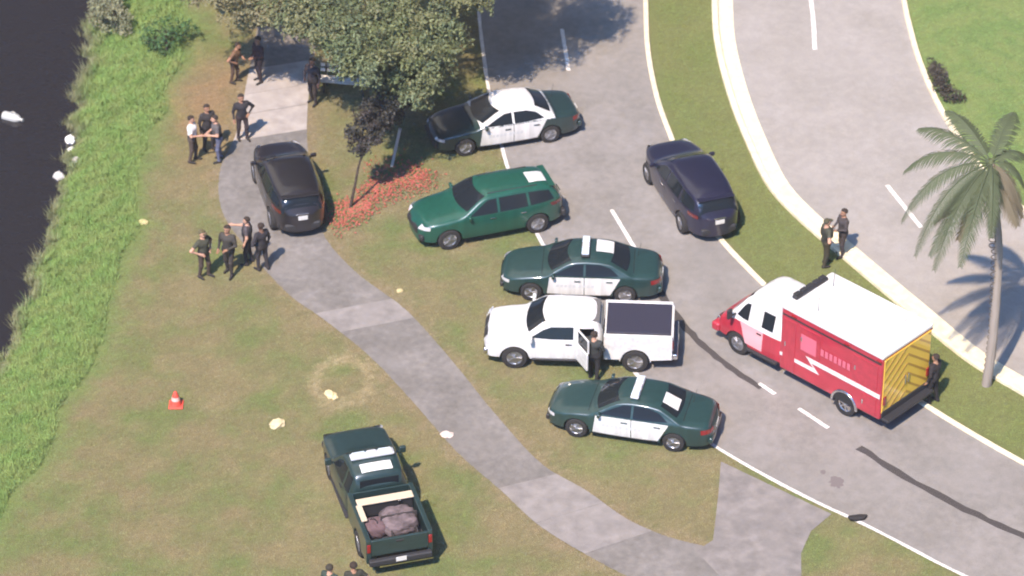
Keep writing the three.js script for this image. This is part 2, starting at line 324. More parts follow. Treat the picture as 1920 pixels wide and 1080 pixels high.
function shell(s) {
  const { L, W, rc = 0.13, belt, tumble = 0.42, sill = 0.3, wheels = [], R = 0.34, prof, nose = 8, ex = 0.26, n = 2.6 } = s;
  const raw = (x) => { let i = 1; while (i < prof.length - 1 && prof[i][0] < x) i++; const a = prof[i - 1], b = prof[i]; return lerp(a[1], b[1], clamp((x - a[0]) / (b[0] - a[0]), 0, 1)); };
  const T = (x) => { let t = 0; for (let k = -3; k <= 3; k++) t += raw(x + k * (s.smooth ?? 0.03)); return t / 7; };
  const plan = (x) => { const u = Math.min(1, Math.abs((2 * x) / L)); return (W / 2) * Math.pow(Math.max(0, 1 - Math.pow(u, nose)), ex) * (1 - 0.055 * u * u); };
  const hw = (x, y) => {
    const p = plan(x); let f = 1 - 0.05 * Math.pow(clamp((0.62 - y) / 0.4, 0, 1), 2) - 0.035 * Math.pow(clamp((y - 0.7) / 0.4, 0, 1), 2);
    return Math.max(0, p * f - (y > belt ? (y - belt) * tumble * Math.min(1, p / (W / 2) + 0.1) : 0));
  };
  const Ra = R + 0.065;
  const yb = (x) => { let b = sill; for (const w of wheels) { const d = Math.abs(x - w); if (d < Ra) b = Math.max(b, R * 0.95 + Math.sqrt(Ra * Ra - d * d)); } return Math.min(b, T(x) - 0.12); };
  const sec = (x) => { const t = T(x), y0 = yb(x), r = Math.min(rc, (t - y0) * 0.6); return { t, y0, r, ys: t - r }; };
  const topY = (x, z) => { const { r, ys } = sec(x), h = hw(x, ys), c = clamp(Math.abs(z) / Math.max(h, 1e-4), 0, 1); return ys + r * Math.pow(1 - Math.pow(c, n), 1 / n); };
  const xs = []; for (let i = 0; i <= 70; i++) { const u = -1 + (2 * i) / 70; xs.push((L / 2) * Math.sin((u * Math.PI) / 2) * 0.35 + (L / 2) * u * 0.65); }
  for (const e of [0.996, 0.985, 0.965]) xs.push((L / 2) * e, (-L / 2) * e);
  for (const w of wheels) for (let k = 0; k <= 10; k++) { const a = (k / 10) * Math.PI; xs.push(w + Math.cos(a) * Ra * 0.9999); if (k === 0 || k === 10) xs.push(w + Math.cos(a) * Ra * 1.0001); }
  xs.sort((a, b) => a - b);
  const rows = xs.filter((x, i) => i === 0 || x - xs[i - 1] > 1e-5).map((x) => {
    const { t, y0, r, ys } = sec(x), half = [], b = Math.min(belt, y0 + (ys - y0) * 0.62);
    half.push([0, y0], [hw(x, y0) * 0.6, y0]);
    for (let k = 0; k <= 6; k++) { const y = lerp(y0, b, k / 6); half.push([hw(x, y), y]); }
    for (let k = 1; k <= 4; k++) { const y = lerp(b, ys, k / 4); half.push([hw(x, y), y]); }
    const h = hw(x, ys); for (let k = 1; k <= 9; k++) { const a = (k / 9) * Math.PI * 0.5; half.push([h * Math.pow(Math.max(0, Math.cos(a)), 2 / n), ys + r * Math.pow(Math.sin(a), 2 / n)]); }
    const ring = half.map(([z, y]) => [x, y, z]); for (let k = half.length - 2; k >= 0; k--) ring.push([x, half[k][1], -half[k][0]]);
    return ring;
  });
  return { s, T, hw, topY, sec, plan, geo: toCreasedNormals(mergeVertices(gridGeo(rows), 1e-4), 0.75) };
}
function splitGeo(g, pred) {
  const q = g.index ? g.toNonIndexed() : g, out = [{ p: [], n: [] }, { p: [], n: [] }], P = q.attributes.position, N = q.attributes.normal;
  for (let i = 0; i < P.count; i += 3) {
    const c = [0, 1, 2].reduce((a, k) => [a[0] + P.getX(i + k) / 3, a[1] + P.getY(i + k) / 3, a[2] + P.getZ(i + k) / 3], [0, 0, 0]), o = out[pred(...c) ? 1 : 0];
    for (let k = 0; k < 3; k++) { o.p.push(P.getX(i + k), P.getY(i + k), P.getZ(i + k)); o.n.push(N.getX(i + k), N.getY(i + k), N.getZ(i + k)); }
  }
  return out.map((o) => { const h = new THREE.BufferGeometry(); h.setAttribute('position', new THREE.Float32BufferAttribute(o.p, 3)); h.setAttribute('normal', new THREE.Float32BufferAttribute(o.n, 3)); h.setAttribute('uv', new THREE.Float32BufferAttribute(o.p.filter((_, i) => i % 3 !== 1), 2)); return h; });
}
// panel lying on the flank: lower and upper edge as lists of (x, y)
function flank(sh, lo, hi, side, off = 0.006) {
  const rows = [], m = 8;
  const at = (l, t) => { const k = Math.min(l.length - 2, Math.floor(t * (l.length - 1))), f = t * (l.length - 1) - k; return [lerp(l[k][0], l[k + 1][0], f), lerp(l[k][1], l[k + 1][1], f)]; };
  for (let j = 0; j <= m; j++) { const r = []; for (let i = 0; i <= 16; i++) { const a = at(lo, i / 16), b = at(hi, i / 16), x = lerp(a[0], b[0], j / m), y = lerp(a[1], b[1], j / m); r.push([x, y, side * (sh.hw(x, y) + off)]); } rows.push(r); }
  return gridGeo(rows);
}
// panel lying on the upper side: from x0 to x1, half widths w0, w1
function upper(sh, x0, x1, w0, w1, off = 0.008, bow = 0, zc = 0) {
  const rows = [];
  for (let i = 0; i <= 12; i++) { const r = []; for (let j = 0; j <= 14; j++) { const v = j / 7 - 1, z = zc + v * lerp(w0, w1, i / 12), x = lerp(x0, x1, i / 12) - bow * v * v; r.push([x, sh.topY(x, z) + off, z]); } rows.push(r); }
  return gridGeo(rows);
}
const tyreGeo = (R, w) => new THREE.LatheGeometry([[R * 0.62, -w / 2], [R * 0.93, -w / 2], [R, -w * 0.36], [R, w * 0.36], [R * 0.93, w / 2], [R * 0.62, w / 2]].map((p) => new THREE.Vector2(...p)), 28).rotateX(Math.PI / 2);
const rimGeo = (R, w) => {
  const g = [new THREE.LatheGeometry([[0.001, 0.02], [R * 0.12, 0.03], [R * 0.16, -0.01], [R * 0.5, -0.04], [R * 0.6, -0.02], [R * 0.645, 0.01], [R * 0.645, -w]].map((p) => new THREE.Vector2(p[0], p[1])), 24).rotateX(Math.PI / 2)];
  for (let k = 0; k < 5; k++) g.push(rbox(R * 0.5, R * 0.13, 0.03, 0.01, R * 0.33, 0, -0.005).rotateZ((k / 5) * 6.283));
  return g.map(clean);
};
const wheelCache = {};
function wheel(root, x, z, R, w, rimMat = P_.rim) {
  const k = R + '_' + w; wheelCache[k] ??= { t: tyreGeo(R, w), r: mergeGeometries(rimGeo(R, w * 0.6)) };
  const g = new THREE.Group(); g.name = 'wheel'; root.add(g); g.position.set(x, R, z); if (z < 0) g.rotation.y = Math.PI;
  part('tyre', wheelCache[k].t, P_.rubber, g);
  const r = part('rim', wheelCache[k].r, rimMat, g); r.position.z = w / 2 - 0.015;
  return g;
}
function place(root, [x, z], psi, y = 0) { root.position.set(x, y, z); root.rotation.y = psi; }
function lightBar(root, x, y, w, sh, pale) {
  const g = part('light_bar', rbox(0.26, 0.09, w, 0.035, x, y + 0.06, 0), pale ? P_.lamp : P_.trim, root);
  for (const s of [-1, 1]) part('lens', rbox(0.24, 0.075, w * 0.3, 0.03, x, y + 0.115, s * w * 0.3), P_.ice, g);
  part('lens', rbox(0.24, 0.075, w * 0.22, 0.03, x, y + 0.115, 0), P_.lamp, g);
}
function mirrors(root, sh, x, y, mat) { for (const s of [-1, 1]) part('mirror', [rbox(0.10, 0.14, 0.20, 0.04, x, y, s * (sh.hw(x, y) + 0.12)), rbox(0.05, 0.04, 0.10, 0.01, x, y - 0.05, s * (sh.hw(x, y) + 0.02))], mat, root); }
function endLamp(sh, xs, y0, y1, z0, z1, side, end, off = 0.01) {   // lamp or grille wrapped round the nose (end = 1) or tail (end = -1)
  const rows = [];
  for (let j = 0; j <= 5; j++) { const r = [], y = lerp(y0, y1, j / 5); for (let i = 0; i <= 12; i++) { const z = lerp(z0, z1, i / 12); let lo = 0, hi = sh.s.L / 2; for (let k = 0; k < 26; k++) { const m = (lo + hi) / 2; if (sh.hw(end * m, y) > z && sh.T(end * m) > y + 0.01) lo = m; else hi = m; } r.push([end * (lo + off), y, side * (z + off * 0.5)]); } rows.push(r); }
  return gridGeo(rows);
}
const sedanProf = [[-2.55, 0.66], [-2.5, 0.9], [-2.36, 1.0], [-1.8, 1.045], [-1.62, 1.06], [-0.95, 1.40], [-0.55, 1.455], [-0.1, 1.465], [0.2, 1.44], [0.42, 1.39], [1.15, 1.0], [1.6, 0.955], [2.15, 0.86], [2.42, 0.77], [2.52, 0.66], [2.55, 0.55]];
function sedan(name, o) {
  const root = thing(name), sh = shell({ L: 5.1, W: 1.88, belt: 0.97, prof: sedanProf, wheels: [1.56, -1.4], R: 0.335, sill: 0.27, tumble: 0.5 });
  if (o.roof) { const [lo, up] = splitGeo(sh.geo, (x, y) => y > 0.972 && x < 1.02 && x > -1.55); part('body', lo, o.body, root); part('roof', up, o.roof, root, 'white roof and window pillars'); } else part('body', sh.geo, o.body, root);
  part('underbody', rbox(4.3, 0.22, 1.5, 0.05, 0, 0.33, 0), P_.under, root);
  part('windshield', upper(sh, 1.08, 0.46, 0.74, 0.60, 0.008, 0.16), P_.glass, root);
  part('rear_window', upper(sh, -1.52, -1.0, 0.70, 0.58, 0.008, -0.08), P_.glass, root);
  for (const s of [-1, 1]) {
    part('side_window', flank(sh, [[0.88, 1.005], [0.4, 1.0], [-0.08, 1.0]], [[0.47, 1.20], [0.18, 1.325], [-0.08, 1.345]], s), P_.glass, root);
    part('side_window', flank(sh, [[-0.15, 1.0], [-0.6, 1.0], [-1.2, 1.03]], [[-0.15, 1.345], [-0.6, 1.335], [-0.93, 1.24]], s), P_.glass, root);
    const mat = o.door ?? o.body;
    const f = part('door', flank(sh, [[1.06, 0.33], [0.5, 0.31], [-0.10, 0.31]], [[0.98, 0.95], [0.4, 0.965], [-0.10, 0.965]], s, 0.010), mat, root, o.door && 'white front door');
    const r = part('door', flank(sh, [[-0.125, 0.31], [-0.5, 0.31], [-0.93, 0.33]], [[-0.125, 0.965], [-0.7, 0.965], [-1.24, 0.955]], s, 0.010), mat, root, o.door && 'white rear door');
    part('handle', rbox(0.2, 0.035, 0.03, 0.01, 0.1, 0.84, s * (sh.hw(0.1, 0.84) + 0.025)), o.body, f);
    part('handle', rbox(0.2, 0.035, 0.03, 0.01, -0.9, 0.84, s * (sh.hw(-0.9, 0.84) + 0.025)), o.body, r);
    if (o.door) for (let k = 0; k < 9; k++) { const x = 0.78 - k * 0.13 - (k > 4 ? 0.06 : 0); part('door_mark', flank(sh, [[x, 0.60], [x - 0.09, 0.60]], [[x - 0.02, 0.70], [x - 0.11, 0.70]], s, 0.014), P_.greyMark, k > 6 ? r : f); }
    part('headlight', endLamp(sh, 0, 0.60, 0.72, 0.50, 0.80, s, 1), P_.lamp, root);
    part('tail_light', endLamp(sh, 0, 0.70, 0.86, 0.45, 0.82, s, -1), P_.tail, root);
    part('rocker', flank(sh, [[1.1, 0.275], [-0.95, 0.275]], [[1.1, 0.31], [-0.95, 0.31]], s, 0.016), P_.trim, root);
  }
  part('grille', endLamp(sh, 0, 0.42, 0.62, 0, 0.46, 1, 1), P_.trim, root); part('grille', endLamp(sh, 0, 0.42, 0.62, 0, 0.46, -1, 1), P_.trim, root);
  part('bumper', [rbox(0.12, 0.18, 1.3, 0.05, 2.5, 0.40, 0)], P_.trim, root);
  part('bumper', [rbox(0.14, 0.2, 1.45, 0.06, -2.49, 0.45, 0)], o.body, root);
  part('licence_plate', rbox(0.015, 0.15, 0.31, 0.005, -2.562, 0.68, 0), P_.plate, root);
  mirrors(root, sh, 0.86, 1.03, o.body);
  for (const x of [1.56, -1.4]) for (const s of [-1, 1]) wheel(root, x, s * 0.80, 0.335, 0.235, o.rim);
  if (o.bar) lightBar(root, -0.12, 1.46, 1.12, sh, o.barPale);
  if (o.panel) part('roof_panel', upper(sh, ...o.panel), P_.white, root, 'white marking panel at the rear of the roof');
  if (o.trunkMark) part('trunk_mark', upper(sh, -1.85, -2.2, 0.5, 0.5, 0.008), P_.trim, root);
  part('trunk_seam', sweepTop(sh, -1.66, 0.68), P_.under, root); part('hood_seam', sweepTop(sh, 1.22, 0.74), P_.under, root);
  part('antenna', bar(V(-1.75, 1.05, 0.3), V(-1.85, 1.55, 0.3), 0.008, 0.005, 5), P_.trim, root);
  return root;
}
function sweepTop(sh, x, w) { const rows = [[], []]; for (let j = 0; j <= 12; j++) { const z = (j / 6 - 1) * w; rows[0].push([x, sh.topY(x, z) + 0.004, z]); rows[1].push([x + 0.018, sh.topY(x + 0.018, z) + 0.004, z]); } return gridGeo(rows); }
function suv(name, o) {
  const { k, hs = 1 } = o, root = thing(name), Y = (y) => (y > 1.08 ? 1.08 + (y - 1.08) * hs : y), X = (p) => p.map(([x, y]) => [x * k, Y(y)]);
  const sh = shell({ L: 4.8 * k, W: o.W, belt: 1.08, rc: o.rc ?? 0.15, tumble: o.tumble ?? 0.34, sill: 0.33, R: 0.37, wheels: [1.45 * k, -1.42 * k], nose: o.nose ?? 9, ex: o.ex ?? 0.26, smooth: o.smooth ?? 0.03,
    prof: X([[-2.4, 0.75], [-2.37, 1.0], [-2.27, 1.22], [-1.98, 1.62], [-1.7, 1.70], [-0.8, 1.745], [0.0, 1.735], [0.32, 1.68], [1.02, 1.18], [1.45, 1.12], [2.0, 1.05], [2.25, 0.95], [2.36, 0.8], [2.4, 0.65]]) });
  part('body', sh.geo, o.body, root);
  part('underbody', rbox(4.1 * k, 0.25, 1.5, 0.05, 0, 0.38, 0), P_.under, root);
  part('windshield', upper(sh, 0.98 * k, 0.36 * k, 0.78, 0.62, 0.008, 0.15), P_.glass, root);
  part('rear_window', upper(sh, -2.24 * k, -2.02 * k, 0.68, 0.60, 0.01, -0.03), P_.glass, root);
  if (o.sunroof) part('sunroof', upper(sh, 0.02 * k, -0.75 * k, 0.42, 0.42, 0.006, 0.02), P_.glass, root);
  for (const s of [-1, 1]) {
    part('side_window', flank(sh, X([[0.78, 1.11], [0.4, 1.10], [-0.12, 1.10]]), X([[0.44, 1.36], [0.15, 1.56], [-0.12, 1.57]]), s), P_.glass, root);
    part('side_window', flank(sh, X([[-0.2, 1.10], [-0.6, 1.10], [-1.12, 1.11]]), X([[-0.2, 1.57], [-0.6, 1.57], [-1.08, 1.56]]), s), P_.glass, root);
    part('side_window', flank(sh, X([[-1.2, 1.12], [-1.6, 1.13], [-2.0, 1.15]]), X([[-1.16, 1.56], [-1.5, 1.54], [-1.85, 1.49]]), s), P_.glass, root);
    const f = part('door', flank(sh, X([[0.95, 0.42], [0.4, 0.4], [-0.14, 0.4]]), X([[0.9, 1.05], [0.4, 1.06], [-0.14, 1.06]]), s, 0.008), o.body, root);
    const r = part('door', flank(sh, X([[-0.17, 0.4], [-0.5, 0.4], [-0.95, 0.42]]), X([[-0.17, 1.06], [-0.7, 1.06], [-1.16, 1.06]]), s, 0.008), o.body, root);
    part('handle', rbox(0.2, 0.035, 0.03, 0.01, 0.05 * k, 0.94, s * (sh.hw(0, 0.94) + 0.022)), P_.chrome, f);
    part('handle', rbox(0.2, 0.035, 0.03, 0.01, -0.95 * k, 0.94, s * (sh.hw(-0.9, 0.94) + 0.022)), P_.chrome, r);
    part('headlight', endLamp(sh, 0, 0.78, 0.92, 0.5, 0.82, s, 1), P_.lamp, root);
    part('tail_light', endLamp(sh, 0, 0.94, 1.06, 0.66, 0.86, s, -1, 0.015), P_.darkTail, root);
    if (o.rail) part('roof_rail', [bar(V(-1.5 * k, sh.topY(-1.5 * k, 0.56) + 0.02, s * 0.56), V(0.1 * k, sh.topY(0.1 * k, 0.56) + 0.02, s * 0.56), 0.018)], P_.trim, root);
  }
  part('grille', [endLamp(sh, 0, 0.55, 0.8, 0, 0.48, 1, 1), endLamp(sh, 0, 0.55, 0.8, 0, 0.48, -1, 1)], P_.trim, root);
  part('bumper', rbox(0.16, 0.24, o.nose < 6 ? 1.2 : 1.6, 0.07, (o.nose < 6 ? -2.3 : -2.33) * k, 0.50, 0), P_.trim, root);
  part('bumper', rbox(0.14, 0.22, o.nose < 6 ? 1.1 : 1.5, 0.06, 2.28 * k, 0.48, 0), P_.trim, root);
  part('licence_plate', rbox(0.015, 0.15, 0.31, 0.005, -2.405 * k, 0.86, 0), P_.plate, root);
  part('tailgate_handle', rbox(0.03, 0.04, 0.4, 0.012, -2.39 * k, 1.0, 0), P_.chrome, root);
  part('spoiler', rbox(0.22, 0.035, 1.25, 0.015, -1.98 * k, sh.T(-1.98 * k) + 0.012, 0), o.body, root);
  if (o.panel) part('roof_panel', upper(sh, ...o.panel), P_.white, root, 'white patch at the rear of the roof');
  mirrors(root, sh, 0.82 * k, 1.14, o.body);
  for (const x of [1.45 * k, -1.42 * k]) for (const s of [-1, 1]) wheel(root, x, s * (o.W / 2 - 0.14), 0.37, 0.25, o.rim);
  return root;
}
// pickup: lofted cab and bonnet, open bed out of separate walls
function pickup(name, o) {
  const root = thing(name), H = o.H ?? 1.8, cb = o.cabBack, L = 5.9, fx = 2.95;
  const front = shell({ L: (fx - cb) , W: 1.98, belt: 1.14, rc: 0.14, tumble: 0.34, sill: 0.42, R: 0.40, nose: 14, ex: 0.2, wheels: [1.98 - (fx + cb) / 2],
    prof: [[cb, 1.30], [cb + 0.03, H - 0.30], [cb + 0.16, H - 0.06], [cb + 0.5, H], [o.roofF - 0.35, H], [o.roofF, H - 0.05], [o.cowl, 1.20], [o.cowl + 0.45, 1.15], [2.55, 1.09], [2.8, 1.02], [2.92, 0.9], [2.95, 0.75]].map(([x, y]) => [x - (fx + cb) / 2, y]) });
  const cx = (fx + cb) / 2, mv = (g) => g.translate(cx, 0, 0), q = (l) => l.map(([x, y]) => [x - cx, y]);
  const hole = (x, y, z) => o.open && z < -0.45 && x + cx < o.split - 0.05 && x + cx > cb + 0.24 && y > 0.50 && y < H - 0.16;
  part('cab', mv(splitGeo(front.geo, hole)[0]), o.body, root);
  if (o.open) {   // what one sees through the open rear door
    const cloth = std([0.11, 0.105, 0.10], 0.95), xm = (o.split + cb) / 2;
    part('cab_floor', rbox(1.9, 0.05, 1.7, 0.02, 0.3, 0.60, 0.02), cloth, root); part('headliner', rbox(1.5, 0.03, 1.2, 0.01, 0.15, H - 0.07, 0), cloth, root);
    part('rear_seat', [rbox(0.5, 0.2, 1.45, 0.06, xm + 0.02, 0.82, 0.05), rbox(0.16, 0.62, 1.45, 0.06, cb + 0.2, 1.15, 0.05)], cloth, root);
    for (const s of [-1, 1]) part('front_seat', [rbox(0.5, 0.16, 0.5, 0.06, o.split + 0.5, 0.84, s * 0.4), rbox(0.14, 0.66, 0.5, 0.06, o.split + 0.2, 1.2, s * 0.4), rbox(0.1, 0.16, 0.28, 0.04, o.split + 0.16, 1.56, s * 0.4)], cloth, root);
    const fr = (x0, y0, x1, y1) => { const n = 8, rows = []; for (let i = 0; i <= n; i++) { const x = lerp(x0, x1, i / n), y = lerp(y0, y1, i / n), h = front.hw(x - cx, y), w = 0.05, ex = Math.abs(x1 - x0) > Math.abs(y1 - y0) ? 0 : w, ey = ex ? 0 : w; rows.push([[x - ex, y - ey, -h - 0.008], [x + ex, y + ey, -front.hw(x + ex - cx, y + ey) - 0.008]]); } return gridGeo(rows); };
    part('door_frame', [fr(o.split - 0.07, 0.48, o.split - 0.07, H - 0.14), fr(cb + 0.22, 0.48, cb + 0.22, H - 0.14), fr(cb + 0.18, 0.5, o.split - 0.03, 0.5), fr(cb + 0.18, H - 0.17, o.split - 0.03, H - 0.17)], o.body, root);
  }
  part('underbody', rbox(5.2, 0.3, 1.2, 0.05, 0, 0.5, 0), P_.under, root);
  part('windshield', mv(upper(front, o.cowl - cx - 0.05, o.roofF - cx + 0.04, 0.80, 0.66, 0.008, 0.12)), P_.glass, root);
  part('hood_bulge', mv(upper(front, o.cowl + 0.25 - cx, 2.65 - cx, 0.42, 0.34, 0.022, 0)), o.body, root);
  part('rear_window', rbox(0.02, 0.34, 1.15, 0.01, cb + 0.035, H - 0.36, 0).rotateZ(0), P_.glass, root);
  const xa = o.cowl - 0.22, split = o.split, b2 = cb + 0.22;
  for (const s of [-1, 1]) {
    part('side_window', mv(flank(front, q([[xa, 1.18], [lerp(xa, split, 0.5), 1.15], [split + 0.06, 1.15]]), q([[o.roofF + 0.0, H - 0.28], [o.roofF - 0.25, H - 0.18], [split + 0.06, H - 0.17]]), s)), P_.glass, root);
    const open = o.open && s === -1;
    const fd = part('door', mv(flank(front, q([[xa + 0.05, 0.5], [split + 0.012, 0.48]]), q([[xa + 0.12, 1.1], [split + 0.012, 1.1]]), s, 0.008)), o.body, root);
    part('handle', rbox(0.2, 0.04, 0.03, 0.01, split + 0.2, 0.98, s * (front.hw(split - cx, 0.98) + 0.024)), P_.trim, fd);
    if (!open) {
      part('side_window', mv(flank(front, q([[split - 0.06, 1.15], [b2, 1.16]]), q([[split - 0.06, H - 0.17], [b2, H - 0.19]]), s)), P_.glass, root);
      const rd = part('door', mv(flank(front, q([[split - 0.012, 0.48], [b2 - 0.08, 0.48]]), q([[split - 0.012, 1.1], [b2 - 0.08, 1.1]]), s, 0.008)), o.body, root);
      part('handle', rbox(0.2, 0.04, 0.03, 0.01, b2 + 0.12, 0.98, s * (front.hw(b2 - cx, 0.98) + 0.024)), P_.trim, rd);
    } else {
      const d = new THREE.Group(); d.name = 'door'; d.userData.label = 'rear door standing open'; root.add(d);
      d.position.set(split - 0.02, 0, s * 0.985); d.rotation.y = -1.05; 
      part('door_panel', rbox(0.78, 0.62, 0.07, 0.03, -0.39, 0.82, 0), o.body, d); 
      part('window_frame', [rbox(0.06, 0.46, 0.05, 0.015, -0.04, 1.34, 0.05).rotateX(0.0), rbox(0.06, 0.46, 0.05, 0.015, -0.72, 1.34, 0.05), rbox(0.74, 0.05, 0.05, 0.015, -0.38, 1.57, 0.05)], o.body, d);
      part('door_window', rbox(0.64, 0.42, 0.012, 0.004, -0.38, 1.34, 0.05), P_.glass, d);
      part('armrest', rbox(0.5, 0.12, 0.07, 0.02, -0.36, 0.92, 0.06), P_.liner, d);
    }
    part('headlight', mv(endLamp(front, 0, 0.84, 1.0, 0.56, 0.90, s, 1)), P_.lamp, root);
    part('running_board', rbox(1.9, 0.06, 0.16, 0.02, (xa + b2) / 2, 0.42, s * 0.95), P_.trim, root);
    // bed side with wheel arch
    const S = new THREE.Shape(), x0 = cb - 0.05, x1 = -2.82, wx = -1.72, Ra = 0.47;
    S.moveTo(x0, 0.5); S.lineTo(x0, 1.34); S.lineTo(x1 + 0.02, 1.34); S.lineTo(x1, 1.28); S.lineTo(x1, 0.55); S.lineTo(wx - Ra, 0.5);
    for (let k = 0; k <= 12; k++) { const a = Math.PI - (k / 12) * Math.PI; S.lineTo(wx + Ra * Math.cos(a), 0.42 + Ra * Math.sin(a)); } S.lineTo(wx + Ra, 0.5);
    part('bed_side', new THREE.ExtrudeGeometry(S, { depth: 0.10, bevelEnabled: true, bevelSize: 0.025, bevelThickness: 0.025, bevelSegments: 3 }).translate(0, 0, s * 0.90 - 0.05), o.body, root);
    part('tail_light', rbox(0.05, 0.28, 0.11, 0.02, -2.85, 1.06, s * 0.90), P_.tail, root);
  }
  part('bed_floor', rbox(Math.abs(-2.82 - cb) - 0.05, 0.06, 1.72, 0.01, (cb - 2.82) / 2, 0.80, 0), P_.liner, root);
  part('bed_front', rbox(0.06, 0.6, 1.74, 0.02, cb - 0.07, 1.06, 0), o.body, root);
  const tg = part('tailgate', rbox(0.09, 0.56, 1.66, 0.03, -2.83, 1.05, 0), o.body, root); part('handle', rbox(0.03, 0.06, 0.22, 0.01, -2.885, 1.22, 0), P_.trim, tg);
  part('bumper', rbox(0.18, 0.2, 1.85, 0.05, -2.93, 0.6, 0), o.bumper ?? P_.chrome, root);
  part('bumper', rbox(0.16, 0.24, 1.85, 0.07, 2.87, 0.58, 0), o.bumper ?? P_.chrome, root);
  part('grille', [mv(endLamp(front, 0, 0.72, 0.98, 0, 0.54, 1, 1)), mv(endLamp(front, 0, 0.72, 0.98, 0, 0.54, -1, 1))], P_.trim, root);
  part('licence_plate', rbox(0.015, 0.15, 0.31, 0.005, -3.025, 0.66, 0), P_.plate, root);
  for (const s of [-1, 1]) part('mirror', [rbox(0.12, 0.22, 0.2, 0.04, xa - 0.02, 1.24, s * 1.12), rbox(0.06, 0.05, 0.16, 0.01, xa, 1.17, s * 0.98)], o.body, root);
  for (const x of [1.98, -1.72]) for (const s of [-1, 1]) wheel(root, x, s * 0.83, 0.40, 0.28, o.rim);
  return { root, front, cx };
}
const G1 = 'green and white patrol cars';
const c1 = sedan('patrol_car', { body: P_.deep, door: P_.white, roof: P_.white }); place(c1, [-0.30, -8.97], -2.857);
tag(c1, 'dark green patrol car with white roof and doors, nose in tree shade', 'patrol car', G1);
const c2 = suv('green_suv', { k: 1.04, W: 1.92, body: P_.teal, hs: 0.93, nose: 7, ex: 0.3, rc: 0.18, smooth: 0.06, tumble: 0.42, rail: true, panel: [-1.35, -1.95, 0.30, 0.27, 0.012, 0, -0.1] }); place(c2, [-0.86, -3.5], -2.817);
tag(c2, 'plain teal green SUV with green doors and white patch on its rear roof', 'SUV');
const c3 = sedan('patrol_car', { body: P_.green, door: P_.white, bar: true, panel: [-0.45, -1.0, 0.36, 0.34, 0.010, 0, 0.22] }); place(c3, [2.21, -0.1], 3.08);
tag(c3, 'green patrol car with white doors parked directly behind the white pickup', 'patrol car', G1);
const c5 = sedan('patrol_car', { body: P_.green, door: P_.white, bar: true, barPale: true, panel: [-0.95, -1.42, 0.26, 0.28, 0.012, 0, -0.12] }); place(c5, [3.65, 7.3], 2.899);
tag(c5, 'green patrol car with white doors between the white pickup and the driveway', 'patrol car', G1);
const s1 = suv('black_suv', { k: 0.98, W: 1.9, body: P_.black, hs: 0.8, nose: 4.5, ex: 0.36, rc: 0.2, smooth: 0.07, tumble: 0.46 }); place(s1, [-7.3, -4.98], 1.82);
tag(s1, 'black SUV parked on the paved path, seen from behind', 'SUV');
const s2 = suv('navy_suv', { k: 1.07, W: 2.0, body: P_.navy, hs: 0.9, nose: 4.5, ex: 0.36, rc: 0.2, smooth: 0.07, tumble: 0.46 }); place(s2, [5.86, -4.9], 1.897);
tag(s2, 'dark navy SUV standing in the road lane beside the grassy median', 'SUV');
